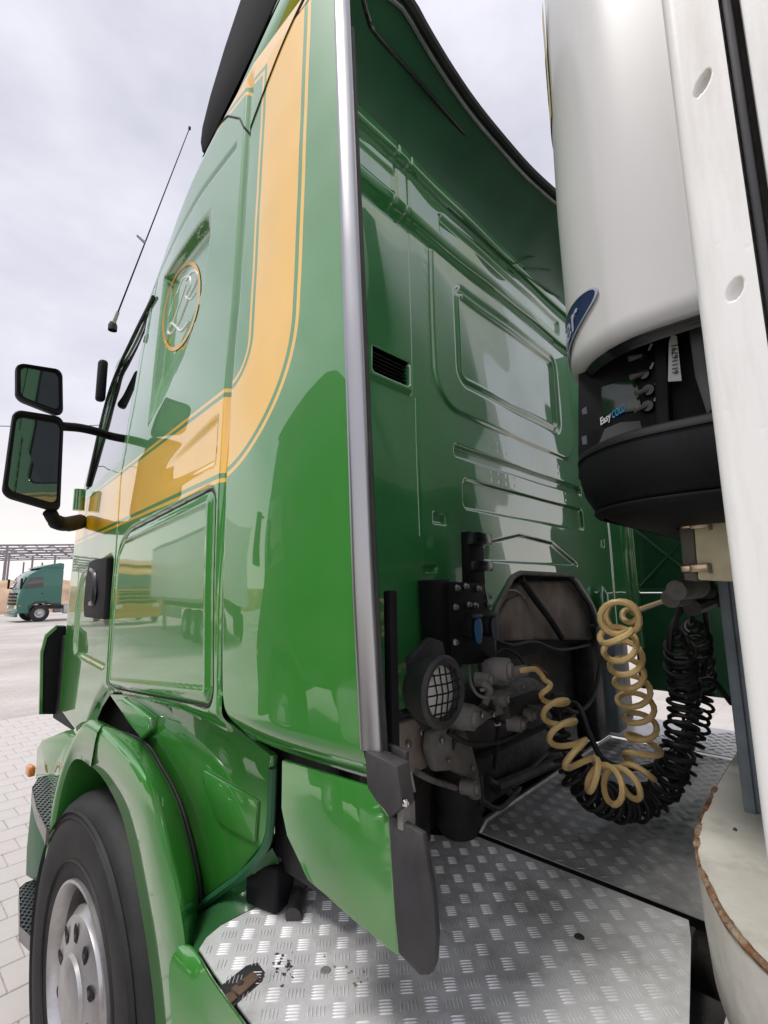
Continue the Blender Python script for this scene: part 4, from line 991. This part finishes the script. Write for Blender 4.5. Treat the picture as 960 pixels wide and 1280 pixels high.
# blue grey steel bracket and connections
gb = MB().box((1.47, .03, 1.46), (.18, .34, .52)).build('hose_bracket', 'blue_grey', trailer, bevel=.006)
MB().box((1.385, .205, 1.46), (.03, .022, .53)).build('bracket_flange', 'blue_grey', gb, bevel=.004)
MB().box((1.62, .16, 1.74), (.36, .16, .05)).build('bracket_shelf', 'cast_dark', gb, bevel=.006)
for u, v, y in [(838, 748, .30), (858, 742, .28), (878, 752, .27), (845, 738, .27)]:
    MB().tube([at(u, v, y=y), np.array(at(u, v, y=y)) + [.10, -.02, .01]], [.022, .03], 12).build('trailer_coupling', 'cast', trailer)
MB().tube([at(865, 760, y=.27), at(905, 745, y=.25)], .02, 10).build('trailer_coupling', 'cast_dark', trailer)
# beige electrical box
bxq = lambda q, x: pts(q, x=x)
eb = MB().slab(bxq([(866, 645), (925, 638), (932, 728), (872, 725)], 1.05), (.06, 0, 0)).build('electrical_box', 'beige', trailer, bevel=.004)
MB().slab(bxq([(848, 651), (866, 649), (872, 727), (855, 725)], 1.054), (.06, 0, 0)).build('box_back', mat('taupe_plastic', (.15, .14, .115), .6), eb, bevel=.003)
for v in (656, 710):
    l0 = MB().slab(bxq([(851, v - 2), (870, v - 4), (870, v + 4), (852, v + 5)], 1.050), (-.005, 0, 0)).build('latch', 'latch', eb, bevel=.002)
    MB().slab(bxq([(862, v - 4), (886, v - 6), (887, v + 4), (863, v + 6)], 1.050), (-.007, 0, 0)).build('latch_lever', 'latch', eb, bevel=.003)
    MB().slab(bxq([(885, v - 6), (889, v - 6), (891, v + 6), (887, v + 7)], 1.050), (-.008, 0, 0)).build('latch_hook', 'cast', eb, bevel=.001)

# ---- cooling unit: rounded plan profile
UC, UR = (1.05, .18), .20
def uprof(off=0., n=14):
    r = UR + off; P = [(UC[0] - r, .085), (UC[0] - r, .14)]
    P += [(UC[0] - r * math.cos(a), UC[1] + r * math.sin(a)) for a in np.linspace(0, math.pi / 2, n)]
    x2 = 2.20
    P += [(1.4, UC[1] + r), (x2 - .2, UC[1] + r)] + [(x2 + r * math.sin(a), UC[1] + r * math.cos(a)) for a in np.linspace(0, math.pi / 2, n)] + [(x2 + r, .085)]
    return P
def uloft(levels): return MB().loft([[(x, y, z) for x, y in uprof(o)] for z, o in levels])
US = 2.125
shell_u = uloft([(US + .006, -.045), (US - .002, -.030), (US - .004, -.012), (US + .004, -.002), (US + .03, .0), (2.5, .004), (2.9, 0), (3.3, -.01), (3.45, -.06), (3.5, -.2)]).build('unit_shell', 'white_unit', trailer, angle=1.0)
uloft([(US + .004, -.020), (US - .012, -.024), (US - .02, -.030), (US - .004, -.060)]).build('shell_gasket', 'black_gloss', trailer, angle=1.0)
UL = 1.945
tray = uloft([(UL - .02, -.055), (UL + .004, -.035), (UL + .006, -.012), (UL - .002, -.001), (UL - .02, .0), (1.90, -.001), (1.87, -.008), (1.845, -.022), (1.825, -.045), (1.81, -.08), (1.802, -.12), (1.80, -.16)]).build('unit_tray', 'black', trailer, angle=.8)
uloft([(UL - .008, .0025), (UL + .004, .001), (UL + .010, -.010), (UL + .009, -.022), (UL - .004, -.024)]).build('tray_lip', 'black', trailer, angle=1.0)
uloft([(1.838, -.022), (1.834, -.021), (1.828, -.026), (1.824, -.038)]).build('tray_seam', 'black', trailer, angle=1.0)
MB().box((1.62, .17, US + .02), (1.46, .25, .02)).build('unit_ceiling', 'black', trailer)
MB().box((1.68, .16, 2.02), (1.30, .24, .24)).build('unit_core', 'black', trailer, bevel=.01)
MB().box((1.65, .14, 1.87), (1.3, .14, .05)).build('compressor', 'cast_dark', trailer, bevel=.01)
pw = pts([(770, 632), (812, 600), (860, 590), (905, 584), (905, 592), (850, 607), (800, 640)], x=1.0)
MB().slab(pw, (.01, 0, 0)).build('inner_bracket', 'cast', trailer, bevel=.003)
MB().tube([at(885, 617, x=.92), at(905, 621, x=.92)], .003, 6).build('bright_pin', 'chrome', trailer)
# control panel facing the left side of the vehicle
xp = .955
cpn = MB().slab(pts([(722, 400), (905, 330), (915, 570), (722, 600)], x=xp), (.02, 0, 0)).build('control_panel', 'black', trailer, bevel=.004)
MB().slab(pts([(750, 484), (795, 470), (802, 512), (754, 520)], x=xp - .004), (.004, 0, 0)).build('display_screen', 'screen', cpn, bevel=.001)
MB().slab(pts([(748, 556), (756, 536), (775, 528), (800, 526), (805, 545)], x=xp - .004), (.003, 0, 0)).build('keypad', mat('grey_keypad', (.05, .05, .053), .5), cpn)
o1, o2 = np.array(at(754, 533, x=xp - .006)), np.array(at(763, 527.5, x=xp - .006)); 
def on_panel(p0, ang, x):
    def fn(c): 
        ca, sa = math.cos(ang), math.sin(ang); a, b = c.x * ca - c.y * sa, c.x * sa + c.y * ca
        return Vector((x - .0015 - c.z, p0[1] - a, p0[2] + b))
    return fn
def on_line(p0, p1, txt, size, x, hgt):
    """lay a word from p0 to p1 on the panel plane, with letters hgt tall"""
    me = text_mesh(txt, size, True); xs_ = [v.co.x for v in me.vertices]; ys_ = [v.co.y for v in me.vertices]
    a, b = min(xs_), max(xs_); c0, d0 = min(ys_), max(ys_); p0, p1 = Vector(p0), Vector(p1)
    for v in me.vertices:
        q = p0.lerp(p1, (v.co.x - a) / (b - a)); v.co = Vector((x - .0015 - v.co.z, q.y, q.z + (v.co.y - c0) / (d0 - c0) * hgt))
    return me
for txt, a_, b_, m_, hg_ in (('Easy', (752.5, 535.5), (765.5, 527), 'offwhite', .0195), ('COLD', (766.5, 524.5), (783, 514.5), 'cyan', .0150)):
    me = on_line(at(*a_, x=xp), at(*b_, x=xp), txt, .02, xp - .004, hg_)
    me.materials.clear(); finish(me, m_, False); link(bpy.data.objects.new('display_lettering', me), cpn)
for u, v in [(805, 468), (811, 488), (810, 508), (803, 445)]:
    c = np.array(at(u, v, x=xp - .005))
    MB().lathe([(0, .006), (.010, .005), (.012, 0), (.012, -.004)], c, (-1, 0, 0), 12).build('switch', 'black_gloss', cpn)
    MB().tube([c + [-.004, 0, 0], c + [-.018, .018, -.006]], [.0035, .0055], 8).build('toggle', 'cast', cpn)
    MB().tube([c + [-.003, -.012, .006], c + [-.003, -.018, .016]], .002, 6).build('index_mark', 'offwhite', cpn)
MB().slab(pts([(816, 410), (832, 404), (838, 560), (820, 562)], x=.925), (.03, 0, 0)).build('panel_rib', 'black', cpn, bevel=.004)
MB().slab(pts([(858, 395), (872, 388), (893, 505), (884, 520), (868, 470)], x=.905), (.02, 0, 0)).build('side_bracket', mat('dark_grey_plate', (.065, .065, .068), .55), cpn, bevel=.003)
lab = [np.array(p) for p in pts([(836, 428), (839, 418), (846, 420), (852, 476), (835, 477)], x=.918)]
lo = MB().slab(lab, (.0008, 0, 0)).build('serial_sticker', 'offwhite', cpn, smooth=False)
text_obj('sticker_digits', '61116791', .0135, on_panel(at(844.5, 449, x=.918), 1.5, .917), 'print_dark', lo)
MB().slab(pts([(727, 512), (733, 508), (734, 517), (728, 518)], x=.93), (.002, 0, 0)).build('warning_mark', 'grey_cap', cpn)
MB().slab(pts([(727, 546), (733, 544), (734, 555), (728, 556)], x=.93), (.002, 0, 0)).build('warning_mark', 'grey_cap', cpn)
# badge wrapped round the front corner
def on_shell(s_, z, off):
    """arc length s_ measured forward from the start of the corner arc"""
    r = UR + .003 + off; L_ = UR * math.pi / 2
    if s_ < 0: return Vector((UC[0] - r, UC[1] + s_, z))
    if s_ < L_: a = s_ / UR; return Vector((UC[0] - r * math.cos(a), UC[1] + r * math.sin(a), z))
    return Vector((UC[0] + s_ - L_, UC[1] + r, z))
B0, BZ, BL, BH = .290, 2.198, .200, .038
def badge(k, off):
    a_, b_ = BL * k, BH * k * (1.0 if k > .99 else 1.0)
    T = np.linspace(0, 2 * math.pi, 73)
    return [on_shell(B0 - a_ * math.copysign(abs(math.cos(t)) ** .9, math.cos(t)), BZ + b_ * math.sin(t) + .03 * math.cos(t) * k, off) for t in T]
MB().loft([badge(k, .0016) for k in (1.0, .97, .8, .6, .4, .2, .01)]).build('unit_badge', 'badge', shell_u, smooth=True, angle=.5)
MB().loft([badge(1.02, .0006), badge(1.02, .0024), badge(.992, .0026), badge(.992, .001)]).build('badge_rim', 'badge_text', shell_u)
text_obj('badge_lettering', 'Carrier', .078, lambda c: on_shell(B0 - .018 - c.x * 1.10, BZ + c.y * .95 + .03 * c.x * 1.2 / BL, .0030 + c.z), 'badge_text', shell_u)
# decal, front grille edge and stub at the top
dz_ = lambda s_, z: on_shell(s_, z, .0012)
MB().loft([[dz_(s_, 3.10 - .35 * s_) for s_ in np.linspace(.20, .34, 12)], [dz_(s_, 2.80 - .35 * s_) for s_ in np.linspace(.20, .34, 12)]]).build('unit_decal', 'decal_yellow', shell_u)
for k in range(3):
    s0 = .215 + k * .035
    MB().loft([[on_shell(s0 + t, 2.98 - .35 * s0 - .02 * k, .002) for t in (0, .012, .024)], [on_shell(s0 + t + .01, 2.86 - .35 * s0, .002) for t in (0, .012, .024)]]).build('decal_mark', 'print_dark', shell_u)
MB().box((1.35, .395, 2.95), (.10, .04, .72)).build('front_grille', 'black', trailer, bevel=.01)
MB().box((1.38, .43, 2.62), (.03, .06, .02)).build('grille_stub', 'steel', trailer, bevel=.003)

# ================================================================== coiled lines between truck and trailer
def coil(path, r, turns, tr, s0, s1, seg=18, jitter=0., sides=7, ph=0.):
    P = np.array(smooth_path(path, 24)); d = np.r_[0, np.cumsum(np.linalg.norm(np.diff(P, axis=0), axis=1))]; d /= d[-1]
    n = int(turns * seg); out = []
    def pos(s): return np.array([np.interp(s, d, P[:, i]) for i in range(3)])
    up = None
    for s in np.linspace(0, s0, 10)[:-1]: out.append(pos(s))
    for i in range(n + 1):
        t = i / n; s = s0 + (s1 - s0) * t; T = pos(min(1, s + .004)) - pos(max(0, s - .004)); T /= np.linalg.norm(T)
        if up is None:
            up = np.cross(T, [0, 1, 0.001]); up /= np.linalg.norm(up)
        up = up - T * (up @ T); up /= np.linalg.norm(up); w = np.cross(T, up)
        a = 2 * math.pi * turns * t + ph; rr_ = r * min(1, 18 * t + .02, 12 * (1 - t) + .02) * (1 + jitter * math.sin(a * .37 + 1) )
        out.append(pos(s) + (up * math.cos(a) + w * math.sin(a)) * rr_)
    for s in np.linspace(s1, 1, 10)[1:]: out.append(pos(s))
    Q = smooth_path(out[::1], 1); return MB().tube(Q, tr, sides)
A3 = lambda L_: [at(u, v, y=y) for u, v, y in L_]
HY_ = A3([(652, 838, .69), (672, 838, .68), (686, 862, .66), (697, 895, .625), (714, 935, .58), (742, 970, .53), (775, 982, .49), (798, 965, .465), (803, 920, .455), (790, 860, .45), (778, 815, .44), (768, 790, .435), (774, 773, .43), (800, 762, .445), (828, 752, .44)])
tag(coil(HY_, .041, 18.5, .0080, .075, .79, jitter=.08).build('coiled_air_hose', 'hose_y'), 'dirty yellow coiled air hose hanging above the catwalk', 'hose')
HB1 = A3([(690, 868, .66), (700, 890, .65), (708, 940, .63), (732, 985, .59), (778, 1008, .545), (822, 994, .48), (846, 940, .40), (855, 880, .38), (850, 820, .36), (846, 780, .34), (852, 752, .32)])
tag(coil(HB1, .038, 44, .0062, .07, .93, jitter=.12).build('coiled_air_hose', 'hose_b'), 'black coiled hose sagging lowest beneath the yellow one', 'hose')
HB2 = A3([(692, 880, .68), (702, 905, .67), (716, 950, .65), (748, 988, .605), (795, 1000, .55), (842, 978, .47), (866, 920, .42), (878, 860, .40), (872, 805, .36), (866, 775, .33), (872, 752, .30)])
tag(coil(HB2, .035, 46, .0058, .08, .94, jitter=.12, ph=1.3).build('coiled_electric_cable', 'hose_b'), 'black coiled electric cable beside the blue grey trailer bracket', 'cable')
HB3 = A3([(690, 890, .72), (720, 880, .68), (738, 920, .62), (755, 950, .58), (790, 960, .52), (830, 950, .46), (862, 900, .40), (880, 840, .36), (884, 790, .32), (880, 755, .29)])
tag(MB().tube(smooth_path(HB3, 10), .0085, 8).build('brake_line', 'hose_b'), 'plain black line curving inside the yellow coil', 'hose')
HB4 = A3([(858, 752, .32), (838, 790, .36), (842, 830, .38), (866, 850, .36), (890, 850, .33), (915, 880, .29)])
tag(MB().tube(smooth_path(HB4, 10), .008, 8).build('loose_cable', 'hose_b'), 'short uncoiled black cable ending at the blue grey bracket', 'cable')
MB().tube(smooth_path(A3([(742, 905, .66), (745, 930, .63), (752, 950, .60)]), 5), .0125, 10)

# ================================================================== other vehicles in the yard
def lorry_wheel(root, x, y, side):
    w = MB().lathe([(.28, -.28), (.44, -.30), (.50, -.26), (.52, -.2), (.52, -.06), (.49, -.01), (.40, .0), (.30, -.01), (.28, -.03)], (x, y, .52), (side, 0, 0), 32).build('wheel', 'tyre', root, local=True)
    MB().lathe([(.285, -.02), (.27, -.03), (.25, -.10), (.16, -.12), (.14, -.04), (.09, -.02), (0, -.02)], (x, y, .52), (side, 0, 0), 24).build('rim', 'hub', w)
def make_tractor(name, label, cat, paint, loc, rz, group=None):
    t = empty(name, loc, label, cat, group, rz); B = lambda m, n, mt, par=t, **k: m.build(n, mt, par, local=True, **k)
    # side profile in (y, z): front at +y
    prof = [(-1.10, 1.05), (-1.10, 3.20), (-.95, 3.30), (.10, 3.28), (.62, 3.02), (.80, 2.80), (1.12, 1.95), (1.20, 1.50), (1.22, .95), (1.18, .55), (.62, .55), (.55, .85), (.30, 1.10), (-.25, 1.12), (-.50, 1.05)]
    cab = B(MB().slab([(-1.24, y, z) for y, z in prof], (2.48, 0, 0)), 'cab', paint, bevel=.05, seg=3)
    fprof = [(-1.12, 3.22), (-1.12, 3.62), (-.9, 3.66), (-.45, 3.58), (.35, 3.32), (.10, 3.26)]
    B(MB().slab([(-1.16, y, z) for y, z in fprof], (2.32, 0, 0)), 'roof_spoiler', paint, bevel=.04, seg=2)
    B(MB().slab([(-1.12, .86, 2.78), (1.12, .86, 2.78), (1.16, 1.135, 2.02), (-1.16, 1.135, 2.02)], (0, .02, .008)), 'windscreen', 'glass', bevel=.004)
    for s in (-1, 1):
        x = 1.245 * s
        B(MB().slab([(x, .66, 2.74), (x, -.02, 2.74), (x, -.02, 2.12), (x, .95, 2.02), (x, .92, 2.2)], (.012 * s, 0, 0)), 'side_window', 'glass', bevel=.003)
        B(MB().box((x, -.02, 1.72), (.03, .12, .04)), 'door_handle', 'black', bevel=.006)
        B(MB().slab([(x, .64, .60), (x, .58, .90), (x, .30, 1.16), (x, -.28, 1.18), (x, -.56, .98), (x, -1.08, .98), (x, -1.08, 1.08), (x, -.5, 1.12), (x, -.25, 1.24), (x, .34, 1.22), (x, .66, .95)], (.03 * s, 0, 0)), 'wheel_arch', 'grey_flap', bevel=.006)
        m_ = B(MB().box((1.44 * s, 1.16, 2.35), (.20, .10, .62)), 'wing_mirror', 'black', bevel=.03)
        B(MB().box((1.33 * s, 1.14, 2.60), (.2, .03, .03)), 'mirror_arm', 'black', m_)
        B(MB().box((.86 * s, 1.215, .92), (.42, .05, .20)), 'headlight', 'lens', bevel=.02)
        B(MB().box((1.245 * s, 1.10, 1.0), (.03, .10, .06)), 'side_marker', 'amber', bevel=.008)
        B(MB().box((1.02 * s, -1.75, .72), (.42, 1.0, .56)), 'fuel_tank', 'hub', bevel=.08, seg=3)
        lorry_wheel(t, 1.235 * s, .02, s); lorry_wheel(t, 1.235 * s, -3.55, s)
        B(MB().box((.42 * s, -2.0, .86), (.08, 4.6, .24)), 'frame_rail', 'cast_dark')
    for k in range(4): B(MB().box((0, 1.225 - .004 * k, 1.12 + .20 * k), (1.7, .03, .13)), 'grille_slat', 'black', bevel=.01)
    B(MB().box((0, 1.22, .48), (2.4, .16, .30)), 'bumper', paint, bevel=.05)
    return t
def make_box_trailer(name, label, paint, loc, rz, length=11.5, group=None):
    t = empty(name, loc, label, 'trailer', group, rz); B = lambda m, n, mt, par=t, **k: m.build(n, mt, par, local=True, **k)
    B(MB().box((0, -length / 2, 2.62), (2.55, length, 2.66)), 'box_body', paint, bevel=.03)
    for s in (-1, 1):
        B(MB().box((1.285 * s, -length / 2, 1.33), (.03, length, .12)), 'side_rail', 'steel', bevel=.004)
        B(MB().box((1.285 * s, -length / 2, 3.9), (.03, length, .10)), 'side_rail', 'steel', bevel=.004)
        for k in range(4): lorry_wheel(t, 1.24 * s, -length + 3.9 - k * 1.31, s) if k < 3 else None
        B(MB().box((.9 * s, -2.6, .66), (.12, .14, 1.32)), 'landing_leg', 'steel', bevel=.01)
        B(MB().box((.5 * s, -length / 2, 1.14), (.1, length - .3, .30)), 'chassis_beam', 'cast_dark')
        B(MB().box((1.2 * s, -length / 2 + .6, .86), (.03, 3.2, .40)), 'side_guard', 'steel', bevel=.005)
    return t
p = at(46, 777.5, z=0); FX, FY = float(p[0]), float(p[1])
make_tractor('parked_truck', 'teal truck parked side-on in front of the brown earth bank', 'truck', 'teal', (FX + .1, FY + 1.3, 0), math.radians(93)).scale = (.92, .92, .92)
make_tractor('parked_truck', 'orange yellow truck reflected in the green locker door', 'truck', 'orange_paint', (-2.7, 28.5, 0), math.radians(176))
make_box_trailer('parked_trailer', 'white box trailer reflected in the green locker door', 'white', (-4.25, 25.6, 0), 0., 11.5)
make_tractor('parked_truck', 'dark green truck standing alongside, seen only as a reflection', 'truck', 'forest', (-2.92, 3.6, 0), 0.)
